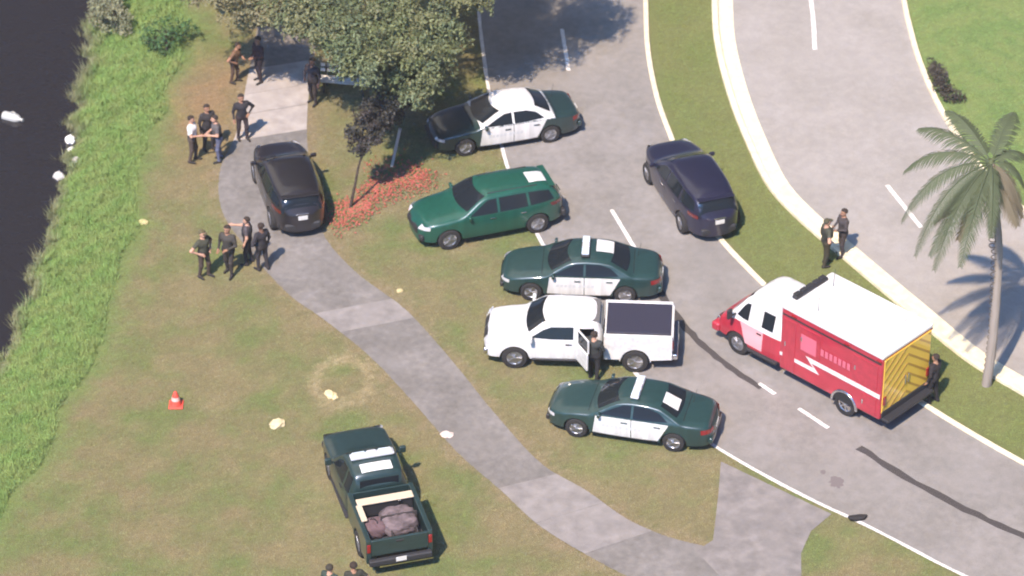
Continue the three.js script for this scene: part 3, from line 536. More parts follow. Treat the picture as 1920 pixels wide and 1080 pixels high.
{
  const { root, front, cx } = pickup('white_pickup', { body: P_.white, cabBack: -0.72, roofF: 1.12, cowl: 1.72, split: 0.12, open: true, H: 1.70 });
  part('tonneau_cover', rbox(1.98, 0.045, 1.6, 0.02, -1.80, 1.365, 0), P_.tonneau, root, 'dark cover over the bed');
  place(root, [2.11, 3.48], 3.082); tag(root, 'white pickup truck with open rear door and dark bed cover', 'pickup truck');
  const p2 = pickup('green_pickup', { body: P_.deep, cabBack: -0.55, roofF: 0.78, cowl: 1.42, split: 0.12, H: 1.85, bumper: P_.trim }), r = p2.root;
  lightBar(r, 0.34, 1.84, 1.3, null, true);
  part('roof_panel', upper(p2.front, 0.02 - p2.cx, -0.32 - p2.cx, 0.46, 0.46, 0.012).translate(p2.cx, 0, 0), P_.white, r, 'white marking panel on the cab roof');
  place(r, [-3.96, 11.42], 1.846); tag(r, 'dark green pickup truck with loaded open bed, alone on the lawn', 'pickup truck');
  // load in the bed: each piece a thing of its own
  const cream = std([0.55, 0.46, 0.33], 0.7), canvasM = std([0.20, 0.165, 0.165], 0.95), darkM = std([0.035, 0.028, 0.026], 0.9), plum = std([0.12, 0.075, 0.08], 0.9);
  canvasM.map = tex(256, (u, v) => { const a = 0.78 + 0.35 * tn(u, v, 5, 4) + rr(-0.05, 0.05); return [a, a * 0.97, a * 0.98]; }, 1);
  const inBed = (name, build, label, cat) => { const g = thing(name); build(g); place(g, [-3.96, 11.42], 1.846); tag(g, label, cat); };
  inBed('tool_box', (g) => { const b = part('box', rbox(0.36, 0.42, 1.62, 0.03, -1.05, 1.12, 0), P_.steel, g); part('lid', rbox(0.30, 0.05, 1.66, 0.02, -1.14, 1.40, 0), cream, g, 'cream lid'); part('latch', rbox(0.04, 0.07, 0.1, 0.01, -1.3, 1.34, 0.4), P_.chrome, g); }, 'tool box with cream lid across the green pickup bed', 'tool box');
  inBed('plank', (g) => part('board', rbox(0.72, 0.05, 0.17, 0.012, -1.62, 1.385, 0.80 * -1), cream, g), 'short cream plank along the left rail of the green pickup bed', 'plank');
  const lump = (rx, ry, rz, x, y, z) => { const g = new THREE.SphereGeometry(1, 28, 20), p = g.attributes.position; for (let i = 0; i < p.count; i++) { const v = V(p.getX(i), p.getY(i), p.getZ(i)), k = Math.pow(Math.abs(v.x) ** 4 + Math.abs(v.y) ** 4 + Math.abs(v.z) ** 4, -0.25) * (1 + 0.10 * n2(v.x * 2 + x * 9, v.z * 2 + v.y) + 0.05 * n2(v.x * 6, v.z * 6 + v.y * 4)); p.setXYZ(i, x + v.x * k * rx, y + v.y * k * ry, z + v.z * k * rz); } g.computeVertexNormals(); return g; };
  inBed('tarpaulin_bundle', (g) => { part('cloth', lump(0.5, 0.24, 0.5, -1.88, 1.12, 0.22), canvasM, g); part('strap', rbox(0.05, 0.5, 1.08, 0.02, -1.9, 1.14, 0.22), darkM, g); }, 'grey folded tarpaulin bundle in the green pickup bed', 'tarpaulin');
  inBed('duffel_bag', (g) => { part('bag', lump(0.3, 0.22, 0.36, -1.95, 1.05, -0.52), plum, g); part('handle', new THREE.TorusGeometry(0.13, 0.015, 6, 16, Math.PI).rotateY(0.6).translate(-1.95, 1.27, -0.52), darkM, g); }, 'plum coloured duffel bag in the green pickup bed', 'bag');
  inBed('crate', (g) => { for (const s of [-1, 1]) { part('side', rbox(0.42, 0.36, 0.03, 0.01, -2.52, 1.02, 0.25 + s * 0.36), darkM, g); part('end', rbox(0.03, 0.36, 0.72, 0.01, -2.52 + s * 0.2, 1.02, 0.25), darkM, g); } part('base', rbox(0.4, 0.03, 0.7, 0.01, -2.52, 0.85, 0.25), darkM, g); }, 'dark open crate at the tailgate of the green pickup', 'crate');
}
// rescue truck
{
  const root = thing('rescue_truck'), L = 6.8;
  const cabX = 1.95, sh = shell({ L: 2.9, W: 2.06, belt: 1.28, rc: 0.22, tumble: 0.24, sill: 0.5, R: 0.40, wheels: [2.45 - cabX], nose: 12, ex: 0.2, smooth: 0.04,
    prof: [[-1.45, 2.1], [-1.4, 2.42], [-1.0, 2.46], [0.0, 2.40], [0.28, 2.26], [0.88, 1.45], [1.05, 1.34], [1.28, 1.18], [1.40, 0.98], [1.45, 0.8]] });
  const mv = (g) => g.translate(cabX, 0, 0);
  const [lo, up] = splitGeo(sh.geo, (x, y) => (x < 0.86 && y > 1.26));
  part('cab', mv(lo), P_.red, root, 'red hood and lower cab'); part('cab_roof', mv(up), P_.white, root, 'white cab roof and pillars');
  part('windshield', mv(upper(sh, 0.84, 0.32, 0.86, 0.70, 0.01, 0.14)), P_.glass, root);
  for (const s of [-1, 1]) {
    part('side_window', mv(flank(sh, [[0.58, 1.46], [0.35, 1.42], [0.12, 1.42]], [[0.36, 1.84], [0.26, 1.96], [0.12, 1.98]], s, 0.01)), P_.glass, root);
    part('side_window', mv(flank(sh, [[-0.40, 1.44], [-0.84, 1.44]], [[-0.40, 1.98], [-0.84, 1.98]], s, 0.01)), P_.glass, root);
    const d = part('door', mv(flank(sh, [[0.16, 0.62], [-0.5, 0.6]], [[0.42, 1.30], [-0.5, 1.30]], s, 0.01)), P_.paleDoor, root, 'pale lower cab door'); part('handle', rbox(0.18, 0.04, 0.03, 0.01, cabX - 0.35, 1.18, s * (sh.hw(-0.35, 1.18) + 0.025)), P_.trim, d);
    part('step', rbox(1.2, 0.08, 0.25, 0.02, cabX - 0.55, 0.48, s * 1.0), P_.trim, root);
    part('headlight', mv(endLamp(sh, 0, 0.82, 1.0, 0.55, 0.92, s, 1)), P_.lamp, root);
    part('mirror', [rbox(0.1, 0.34, 0.2, 0.04, cabX + 0.66, 1.55, s * 1.22), rbox(0.05, 0.05, 0.28, 0.01, cabX + 0.64, 1.45, s * 1.08)], P_.trim, root);
  }
  part('grille', [mv(endLamp(sh, 0, 0.68, 0.98, 0, 0.5, 1, 1)), mv(endLamp(sh, 0, 0.68, 0.98, 0, 0.5, -1, 1))], P_.trim, root);
  part('bumper', rbox(0.3, 0.3, 2.05, 0.08, 3.36, 0.6, 0), P_.red, root); 
  for (const s of [-1, 1]) part('siren', new THREE.CylinderGeometry(0.1, 0.1, 0.1, 16).rotateZ(Math.PI / 2).translate(3.53, 0.62, s * 0.55), P_.chrome, root);
  // module
  const m0 = -3.3, m1 = 0.62, mc = (m0 + m1) / 2, ml = m1 - m0, y0 = 0.52, y1 = 2.78;
  part('module_body', rbox(ml, y1 - y0, 2.36, 0.07, mc, (y0 + y1) / 2, 0), P_.red, root);
  part('module_roof', rbox(ml + 0.04, 0.15, 2.4, 0.06, mc, y1 + 0.03, 0), P_.white, root);
  part('module_front', rbox(0.3, 0.5, 2.2, 0.1, m1 + 0.02, 2.52, 0), P_.white, root);
  const rb = part('light_bar', rbox(0.2, 0.12, 1.5, 0.04, m1 - 0.12, y1 + 0.165, 0), P_.steel, root); for (let k = -2; k <= 2; k++) part('lens', rbox(0.16, 0.05, 0.24, 0.015, m1 - 0.1, y1 + 0.24, k * 0.29), P_.trim, rb);
  part('roof_vent', rbox(0.34, 0.09, 0.34, 0.04, -0.9, y1 + 0.13, -0.1), P_.plate, root);
  part('air_unit', rbox(0.7, 0.12, 0.8, 0.05, -2.3, y1 + 0.14, 0.35), P_.white, root);
  for (const s of [-1, 1]) for (const x of [m0 + 0.12, m0 + 1.35, m1 - 0.5]) part('marker_light', rbox(0.2, 0.06, 0.05, 0.015, x, 2.66, s * 1.2), P_.tail, root);
  part('roof_hatch', rbox(0.62, 0.05, 0.62, 0.03, -1.5, y1 + 0.125, -0.3), P_.plate, root);
  part('antenna', [bar(V(0.1, y1 + 0.1, 0.6), V(0.05, y1 + 0.75, 0.6), 0.012, 0.006, 5), bar(V(-0.4, y1 + 0.1, -0.7), V(-0.42, y1 + 0.6, -0.7), 0.012, 0.006, 5)], P_.trim, root);
  for (const x of [-2.6, -1.25, 0.0]) part('roof_seam', rbox(0.03, 0.012, 2.2, 0.004, x, y1 + 0.108, 0), P_.plate, root);
  part('underbody', rbox(5.6, 0.35, 1.3, 0.05, -0.2, 0.55, 0), P_.under, root);
  const ext = (pts, d, z, s) => { const g = new THREE.ExtrudeGeometry(new THREE.Shape(pts.map((p) => new THREE.Vector2(...p))), { depth: d, bevelEnabled: false }); return g.translate(0, 0, s > 0 ? z : -z - d); };
  for (const s of [-1, 1]) {
    // white flash with a lightning step
    part('side_stripe', ext([[m1 - 0.02, 1.02], [-0.95, 1.02], [-0.62, 1.30], [m0 + 0.02, 1.30], [m0 + 0.02, 1.46], [-0.40, 1.46], [-0.72, 1.16], [m1 - 0.02, 1.14]], 0.006, 1.182, s), P_.white, root, 'white stripe with lightning step');
    part('top_stripe', ext([[m1 - 0.05, 2.54], [m0 + 0.04, 2.54], [m0 + 0.04, 2.60], [m1 - 0.05, 2.60]], 0.006, 1.182, s), P_.steel, root);
    for (const [a, b, c, d] of [[0.02, 0.50, 0.62, 2.45], [-0.95, -0.12, 1.55, 2.45], [-3.15, -2.55, 0.62, 1.24], [-3.15, -2.2, 1.55, 2.45]]) {
      const g = part('compartment_door', rbox(b - a, d - c, 0.02, 0.008, (a + b) / 2, (c + d) / 2, s * 1.188), P_.red, root); part('handle', rbox(0.05, 0.16, 0.02, 0.008, b - 0.1, (c + d) / 2, s * 1.205), P_.chrome, g);
    }
    for (let k = 0; k < 7; k++) part('side_mark', ext([[-0.98 - k * 0.17, 1.78], [-1.10 - k * 0.17, 1.78], [-1.10 - k * 0.17, 2.02], [-0.98 - k * 0.17, 2.02]], 0.006, 1.203, s), P_.pinkMark, root);
    part('side_mark', ext([[-0.2, 1.62], [-0.8, 1.62], [-0.8, 2.2], [-0.2, 2.2]], 0.005, 1.2, s), P_.pinkMark, root);
    part('fender', new THREE.TorusGeometry(0.47, 0.05, 8, 20, Math.PI).translate(-1.95, 0.42, s * 1.17), P_.chrome, root);
    part('arch_liner', new THREE.CircleGeometry(0.45, 24, 0, Math.PI).translate(-1.95, 0.5, s * 1.184), P_.under, root);
  }
  // rear face with slanted yellow boards
  part('rear_panel', rbox(0.03, 1.95, 2.2, 0.01, m0 - 0.012, 1.72, 0), P_.yellow, root);
  const clip = (poly, f) => { const o = []; poly.forEach((a, i) => { const b = poly[(i + 1) % poly.length], fa = f(a), fb = f(b); if (fa >= 0) o.push(a); if (fa * fb < 0) { const t = fa / (fa - fb); o.push([lerp(a[0], b[0], t), lerp(a[1], b[1], t)]); } }); return o; };
  for (const s of [-1, 1]) for (let k = 0; k < 12; k++) {
    const b = 0.3 + k * 0.34; let q = [[0, b], [1.1, b - 0.85], [1.1, b - 0.85 + 0.09], [0, b + 0.09]];
    for (const f of [(p) => p[1] - 0.78, (p) => 2.66 - p[1], (p) => p[0] - 0.015, (p) => 1.08 - p[0]]) q = clip(q, f);
    if (q.length < 3) continue;
    const g = new THREE.ExtrudeGeometry(new THREE.Shape(q.map((p) => new THREE.Vector2(p[0] * s, p[1]))), { depth: 0.008, bevelEnabled: false }).rotateY(-Math.PI / 2).translate(m0 - 0.028, 0, 0);
    part('chevron', g, P_.olive, root);
  }
  for (const s of [-1, 1]) {
    part('tail_light', rbox(0.05, 0.3, 0.13, 0.02, m0 - 0.05, 1.2, s * 1.03), P_.tail, root);
    part('door_handle', rbox(0.04, 0.3, 0.05, 0.015, m0 - 0.055, 1.5, s * 0.08), P_.chrome, root);
  }
  part('rear_step', rbox(0.28, 0.11, 2.2, 0.03, m0 - 0.15, 0.55, 0), P_.steel, root); part('bumper_plate', rbox(0.05, 0.3, 2.2, 0.02, m0 - 0.03, 0.66, 0), P_.steel, root);
  for (const s of [-1, 1]) { wheel(root, 2.45, s * 0.86, 0.40, 0.26); wheel(root, -1.95, s * 0.95, 0.40, 0.4, P_.chrome); }
  place(root, [9.4, 4.53], 2.377); tag(root, 'red and white rescue truck with yellow striped rear doors', 'rescue truck');
}
// ---------------------------------------------------------------- trees
const barkMat = std([0.115, 0.085, 0.062], 0.95); barkMat.map = tex(256, (u, v) => { const a = 0.72 + 0.5 * tn(u, v * 0.25, 16, 3); return [a, a, a]; }, 1);
function limb(pts, r0, r1, seg = 9) {
  const c = new THREE.CatmullRomCurve3(pts), n = Math.max(6, pts.length * 5), g = new THREE.TubeGeometry(c, n, 1, seg, false), p = g.attributes.position;
  for (let i = 0; i <= n; i++) { const o = c.getPointAt(i / n), r = lerp(r0, r1, Math.pow(i / n, 0.8)); for (let j = 0; j <= seg; j++) { const k = i * (seg + 1) + j, w = r * (1 + 0.14 * n2(j * 1.7, i * 0.6 + r0 * 50)); p.setXYZ(k, o.x + (p.getX(k) - o.x) * w, o.y + (p.getY(k) - o.y) * w, o.z + (p.getZ(k) - o.z) * w); } }
  g.computeVertexNormals(); return g;
}
function leafCrown(blobs, perM2, size, tones, clumpR = 0.42) {
  const pos = [], col = [], nor = [];
  for (const [bx, by, bz, r, ry = r * 0.72] of blobs) {
    const nc = Math.round(r * r * 44);
    for (let c = 0; c < nc; c++) {
      const d = V(rr(-1, 1), rr(-1, 1), rr(-1, 1)); if (d.lengthSq() > 1 || d.lengthSq() < 0.01) { c--; continue; } d.normalize();
      const q = Math.pow(rnd(), 0.4) * rr(0.78, 1.1), C = V(bx + d.x * r * q, by + d.y * ry * q, bz + d.z * r * q), tone = tones[Math.floor(rnd() * tones.length)], cr = clumpR * rr(0.6, 1.25), n = Math.round(perM2 * cr * cr);
      for (let k = 0; k < n; k++) {
        const e = V(rr(-1, 1), rr(-1, 1), rr(-1, 1)).multiplyScalar(cr * 0.8); e.y *= 0.6;
        const o = C.clone().add(e), N = V(d.x * 0.5 + rr(-0.9, 0.9), 0.6 + rr(-0.7, 0.7), d.z * 0.5 + rr(-0.9, 0.9)).normalize(), t = V(rr(-1, 1), rr(-1, 1), rr(-1, 1)).cross(N).normalize(), b = N.clone().cross(t);
        const s = size * rr(0.65, 1.3), w = s * 0.46, A = o.clone().addScaledVector(t, -s * 0.5), B = o.clone().addScaledVector(b, w * 0.5).addScaledVector(N, s * 0.07), D = o.clone().addScaledVector(b, -w * 0.5).addScaledVector(N, s * 0.07), E = o.clone().addScaledVector(t, s * 0.5).addScaledVector(N, -s * 0.06);
        const v = rr(0.75, 1.3);
        for (const P of [A, D, B, B, D, E]) { pos.push(P.x, P.y, P.z); nor.push(N.x, N.y, N.z); col.push(tone[0] * v, tone[1] * v, tone[2] * v); }
      }
    }
  }
  const g = new THREE.BufferGeometry();
  g.setAttribute('position', new THREE.Float32BufferAttribute(pos, 3)); g.setAttribute('normal', new THREE.Float32BufferAttribute(nor, 3)); g.setAttribute('color', new THREE.Float32BufferAttribute(col, 3));
  return g;
}
const leafMat = new THREE.MeshPhysicalMaterial({ vertexColors: true, roughness: 0.7, transmission: 0.25, thickness: 0, side: THREE.DoubleSide });
function tree(name, label, cat, base, top, blobs, r0, tones, o = {}) {
  const root = thing(name); root.position.set(base[0], 0, base[1]);
  const T = V(top[0] - base[0], top[1], top[2] - base[1]), local = blobs.map((b) => [b[0] - base[0], b[1], b[2] - base[1], ...b.slice(3)]);
  part('trunk', limb([V(0, -0.1, 0), V(T.x * 0.2 + 0.05, T.y * 0.35, T.z * 0.2), V(T.x * 0.6 - 0.05, T.y * 0.7, T.z * 0.6), T], r0, r0 * 0.55, 12), barkMat, root);
  for (const b of local) {
    const s = V(T.x, T.y, T.z).multiplyScalar(rr(0.72, 0.98)), e = V(b[0], b[1] - (b[4] ?? b[3] * 0.72) * 0.2, b[2]), m = s.clone().lerp(e, 0.5).add(V(0, 0.25 * b[3], 0));
    part('limb', limb([s, m, e], r0 * 0.42, r0 * 0.1, 7), barkMat, root);
    const tw = []; for (let k = 0; k < 5; k++) tw.push(limb([m.clone().lerp(e, rr(0.2, 0.9)), e.clone().add(V(rr(-1, 1) * b[3] * 0.7, rr(-0.3, 0.5) * b[3], rr(-1, 1) * b[3] * 0.7))], r0 * 0.1, 0.012, 5)); part('twigs', tw, barkMat, root);
  }
  part('crown', leafCrown(local, o.density ?? 420, o.size ?? 0.15, tones, o.clump), leafMat, root);
  return tag(root, label, cat, o.group);
}
const oakTones = [[0.130, 0.160, 0.058], [0.155, 0.178, 0.072], [0.105, 0.142, 0.052], [0.172, 0.182, 0.078], [0.125, 0.162, 0.074]];
tree('oak_tree', 'large grey green tree leaning over the shaded patrol car nose', 'tree', [-4.3, -10.9], [-4.0, 4.6, -11.0],
  [[-3.2, 4.5, -6.8, 1.45], [-2.5, 4.6, -7.6, 1.2], [-4.0, 4.9, -8.0, 1.2], [-4.0, 3.8, -6.8, 1.05, 0.8], [-3.3, 3.6, -6.3, 1.0, 0.7], [-4.9, 5.2, -5.6, 1.1], [-5.6, 5.6, -6.8, 1.2], [-6.9, 5.2, -8.6, 1.2], [-4.5, 5.2, -9.6, 1.5], [-6.2, 4.3, -9.7, 1.45], [-1.4, 7, -11.0, 2.3], [-3.3, 7.4, -11.8, 2.3], [0.8, 6.8, -12.2, 1.5], [-5.6, 7.0, -11.8, 2.0], [-1.6, 5.4, -10.4, 1.4], [-2.2, 7.2, -14, 2.2]], 0.34, oakTones, { group: 'trees at the head of the path' });
tree('oak_tree', 'olive tree beside the upper path, left of the large tree', 'tree', [-10.3, -17.6], [-9.9, 3.2, -16.4],
  [[-8.9, 4.0, -11.3, 1.15], [-8.0, 4.1, -10.4, 0.95], [-10.2, 4.3, -11.6, 0.9], [-9.4, 4.8, -10.6, 0.9], [-9.9, 5.0, -13.6, 1.5], [-8.2, 5.2, -13.4, 1.5], [-7.0, 5.0, -12.2, 1.2], [-10.2, 6, -15.5, 1.8]], 0.24, [[0.175, 0.165, 0.075], [0.205, 0.190, 0.095], [0.150, 0.155, 0.07]], { group: 'trees at the head of the path' });
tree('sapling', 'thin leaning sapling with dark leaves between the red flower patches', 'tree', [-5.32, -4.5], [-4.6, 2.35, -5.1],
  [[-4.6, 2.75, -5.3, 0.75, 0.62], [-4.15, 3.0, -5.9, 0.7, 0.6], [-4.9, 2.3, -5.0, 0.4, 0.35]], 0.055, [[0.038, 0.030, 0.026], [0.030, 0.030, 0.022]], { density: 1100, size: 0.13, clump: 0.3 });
tree('bush', 'rounded dark green bush at the top of the grassy bank', 'bush', [-12.1, -14.6], [-12.1, 0.5, -14.6],
  [[-12.1, 0.65, -14.6, 0.72, 0.6], [-11.6, 0.5, -14.9, 0.5, 0.45], [-12.6, 0.5, -14.3, 0.45, 0.4]], 0.06, [[0.045, 0.12, 0.028], [0.06, 0.14, 0.035]], { density: 420, size: 0.12, clump: 0.28 });
tree('bush', 'pale grey green shrub overhanging the water at the top left', 'bush', [-14.1, -16.9], [-14.2, 0.2, -16.9],
  [[-14.6, -0.1, -17.0, 0.8, 0.5], [-14.0, 0.1, -16.4, 0.6, 0.4], [-14.3, 0.15, -17.7, 0.6, 0.42]], 0.06, [[0.23, 0.235, 0.135], [0.20, 0.215, 0.115]], { density: 700, size: 0.13, clump: 0.28 });
tree('bush', 'low dark brown shrub on the outer kerb of the far road', 'bush', [14.7, -12.0], [14.7, 0.25, -12.0],
  [[14.55, 0.3, -13.0, 0.36, 0.3], [14.65, 0.32, -12.3, 0.40, 0.32], [14.85, 0.3, -11.6, 0.38, 0.3], [15.0, 0.26, -11.0, 0.32, 0.26]], 0.03, [[0.045, 0.036, 0.026], [0.055, 0.046, 0.028]], { density: 1300, size: 0.11, clump: 0.24 });

// palm
{
  const root = thing('palm_tree'); root.position.set(14.5, 0, 5.15);
  const H = 8.0, top = V(-0.45, H, -0.1);
  const tr = limb([V(0, -0.1, 0), V(0.05, 2, 0.05), V(-0.02, 5, 0), top], 0.155, 0.10, 14), tp = tr.attributes.position;
  part('trunk', tr, std([0.30, 0.265, 0.225], 0.95), root);
  const rings = []; for (let y = 0.3; y < H - 0.3; y += 0.21) { const t = y / H; rings.push(new THREE.TorusGeometry(lerp(0.145, 0.10, t), 0.014, 5, 14).rotateX(Math.PI / 2).translate(t < 0.3 ? 0.04 * (t / 0.3) : lerp(0.04, -0.45, (t - 0.3) / 0.7) * (t > 0.62 ? 1 : 0.6), y, -0.02)); }
  part('trunk_rings', rings, std([0.14, 0.115, 0.09], 0.95), root);
  part('crownshaft', limb([top.clone().add(V(0.02, -0.9, 0)), top.clone().add(V(0, -0.3, 0)), top.clone().add(V(0, 0.15, 0))], 0.13, 0.07, 12), std([0.14, 0.16, 0.07], 0.7), root);
  const fm = new THREE.MeshPhysicalMaterial({ color: new THREE.Color().setRGB(0.070, 0.092, 0.040), roughness: 0.75, transmission: 0.15, thickness: 0, side: THREE.DoubleSide }), dry = new THREE.MeshPhysicalMaterial({ color: new THREE.Color().setRGB(0.13, 0.11, 0.065), roughness: 0.8, transmission: 0.15, thickness: 0, side: THREE.DoubleSide });
  // azimuth (0 = right, anticlockwise seen from above towards far), rise at the root, length, droop
  const fr = [[172, 0.85, 3.2, 1.0], [196, 0.55, 3.6, 1.2], [214, 0.25, 3.7, 1.15], [232, 0.0, 3.6, 1.0], [250, -0.15, 3.3, 0.8], [222, -0.45, 3.0, 0.7], [268, 0.2, 2.2, 1.3], [150, 1.15, 2.9, 0.8], [120, 1.3, 2.5, 0.7], [66, 1.3, 2.3, 0.7], [38, 0.8, 1.8, 1.0], [5, 0.35, 1.5, 1.3], [-40, 0.0, 1.7, 1.3], [240, -1.1, 2.0, 0.35], [200, -1.2, 1.9, 0.3], [300, -1.1, 1.6, 0.35]];
  fr.forEach(([az, rise, len, droop], fi) => {
    const a = (az * Math.PI) / 180, dir = V(Math.cos(a), 0, -Math.sin(a)), side = V(-dir.z, 0, dir.x), pts = [];
    for (let k = 0; k <= 8; k++) { const t = k / 8; pts.push(top.clone().addScaledVector(dir, len * (t - 0.22 * t * t * droop)).add(V(0, len * (rise * t * 0.55 - droop * 0.62 * t * t), 0)).addScaledVector(side, 0.12 * Math.sin(fi * 2.1) * t * t)); }
    const c = new THREE.CatmullRomCurve3(pts), geos = [limb(pts, 0.032, 0.006, 5)], pos = [];
    for (let k = 0; k < 62; k++) {
      const t = 0.1 + 0.9 * (k / 61), o = c.getPoint(Math.min(1, t)), tg = c.getTangent(Math.min(1, t)), L = 0.56 * Math.sin(Math.PI * (0.18 + 0.74 * t)) * rr(0.85, 1.1);
      for (const s of [-1, 1]) {
        const out = side.clone().multiplyScalar(s * 0.72).addScaledVector(tg, 0.62).add(V(0, -0.28 + rr(-0.15, 0.1), 0)).normalize(), w = tg.clone().multiplyScalar(0.021), m = o.clone().addScaledVector(out, L * 0.55), e = o.clone().addScaledVector(out, L).add(V(0, -0.22 * L, 0));
        const q = [o.clone().sub(w), o.clone().add(w), m.clone().add(w), m.clone().sub(w), e];
        for (const i of [0, 1, 2, 0, 2, 3, 3, 2, 4]) pos.push(q[i].x, q[i].y, q[i].z);
      }
    }
    const g = new THREE.BufferGeometry(); g.setAttribute('position', new THREE.Float32BufferAttribute(pos, 3)); g.computeVertexNormals(); geos.push(g);
    part('frond', geos, fi >= 13 || fi === 12 ? dry : fm, root);
  });
  tag(root, 'tall palm tree on the median with shaggy drooping fronds', 'palm tree');
}

// ---------------------------------------------------------------- people
function surfaceNet(f, lo, hi, cell) {
  const nx = Math.ceil((hi[0] - lo[0]) / cell) + 1, ny = Math.ceil((hi[1] - lo[1]) / cell) + 1, nz = Math.ceil((hi[2] - lo[2]) / cell) + 1, F = new Float32Array(nx * ny * nz), id = (i, j, k) => (k * ny + j) * nx + i;
  for (let k = 0; k < nz; k++) for (let j = 0; j < ny; j++) for (let i = 0; i < nx; i++) F[id(i, j, k)] = f(lo[0] + i * cell, lo[1] + j * cell, lo[2] + k * cell);
  const vid = new Int32Array(nx * ny * nz).fill(-1), pos = [], idx = [];
  for (let k = 0; k < nz - 1; k++) for (let j = 0; j < ny - 1; j++) for (let i = 0; i < nx - 1; i++) {
    let sx = 0, sy = 0, sz = 0, n = 0;
    const v = [0, 1, 2, 3, 4, 5, 6, 7].map((c) => F[id(i + (c & 1), j + ((c >> 1) & 1), k + (c >> 2))]);
    for (let a = 0; a < 8; a++) for (const bit of [1, 2, 4]) if (!(a & bit)) { const b = a | bit; if (v[a] < 0 !== v[b] < 0) { const t = v[a] / (v[a] - v[b]); sx += (a & 1) + (bit === 1 ? t : 0); sy += ((a >> 1) & 1) + (bit === 2 ? t : 0); sz += (a >> 2) + (bit === 4 ? t : 0); n++; } }
    if (n) { vid[id(i, j, k)] = pos.length / 3; pos.push(lo[0] + (i + sx / n) * cell, lo[1] + (j + sy / n) * cell, lo[2] + (k + sz / n) * cell); }
  }
  const quad = (a, b, c, d, fl) => { if (a < 0 || b < 0 || c < 0 || d < 0) return; fl ? idx.push(a, b, c, a, c, d) : idx.push(a, c, b, a, d, c); };
  for (let k = 1; k < nz - 1; k++) for (let j = 1; j < ny - 1; j++) for (let i = 1; i < nx - 1; i++) {
    const s = F[id(i, j, k)] < 0;
    if (s !== F[id(i + 1, j, k)] < 0) quad(vid[id(i, j - 1, k - 1)], vid[id(i, j, k - 1)], vid[id(i, j, k)], vid[id(i, j - 1, k)], s);
    if (s !== F[id(i, j + 1, k)] < 0) quad(vid[id(i - 1, j, k - 1)], vid[id(i - 1, j, k)], vid[id(i, j, k)], vid[id(i, j, k - 1)], s);
    if (s !== F[id(i, j, k + 1)] < 0) quad(vid[id(i - 1, j - 1, k)], vid[id(i, j - 1, k)], vid[id(i, j, k)], vid[id(i - 1, j, k)], s);
  }
  const g = new THREE.BufferGeometry(); g.setAttribute('position', new THREE.Float32BufferAttribute(pos, 3)); g.setIndex(idx); g.computeVertexNormals(); return g;
}
const capD = (p, b) => { const dx = b.b[0] - b.a[0], dy = b.b[1] - b.a[1], dz = b.b[2] - b.a[2], t = clamp(((p[0] - b.a[0]) * dx + (p[1] - b.a[1]) * dy + (p[2] - b.a[2]) * dz) / (dx * dx + dy * dy + dz * dz + 1e-9), 0, 1); return Math.hypot(p[0] - b.a[0] - dx * t, p[1] - b.a[1] - dy * t, p[2] - b.a[2] - dz * t) - lerp(b.r, b.s, t); };
const field = (bones, k) => (x, y, z) => { let d = 1e3; const p = [x, y, z]; for (const b of bones) { const e = capD(p, b), h = Math.max(k - Math.abs(d - e), 0) / k; d = Math.min(d, e) - h * h * k * 0.25; } return d; };
const bone = (a, b, r, s, c) => ({ a, b, r, s, c });
const armPose = {
  down: (s) => [[s * 0.26, 1.15, -0.03], [s * 0.275, 0.90, 0.06]], hips: (s) => [[s * 0.40, 1.18, -0.08], [s * 0.20, 1.01, 0.07]], front: (s) => [[s * 0.26, 1.15, 0.05], [s * 0.10, 1.10, 0.27]],
  reach: (s) => [[s * 0.30, 1.25, 0.22], [s * 0.24, 1.28, 0.47]], up: (s) => [[s * 0.30, 1.30, 0.18], [s * 0.16, 1.56, 0.20]], back: (s) => [[s * 0.27, 1.16, -0.12], [s * 0.10, 0.98, -0.17]],
};
const SKIN = [[0.50, 0.29, 0.20], [0.33, 0.18, 0.11], [0.16, 0.085, 0.055]];
const poseCache = {};
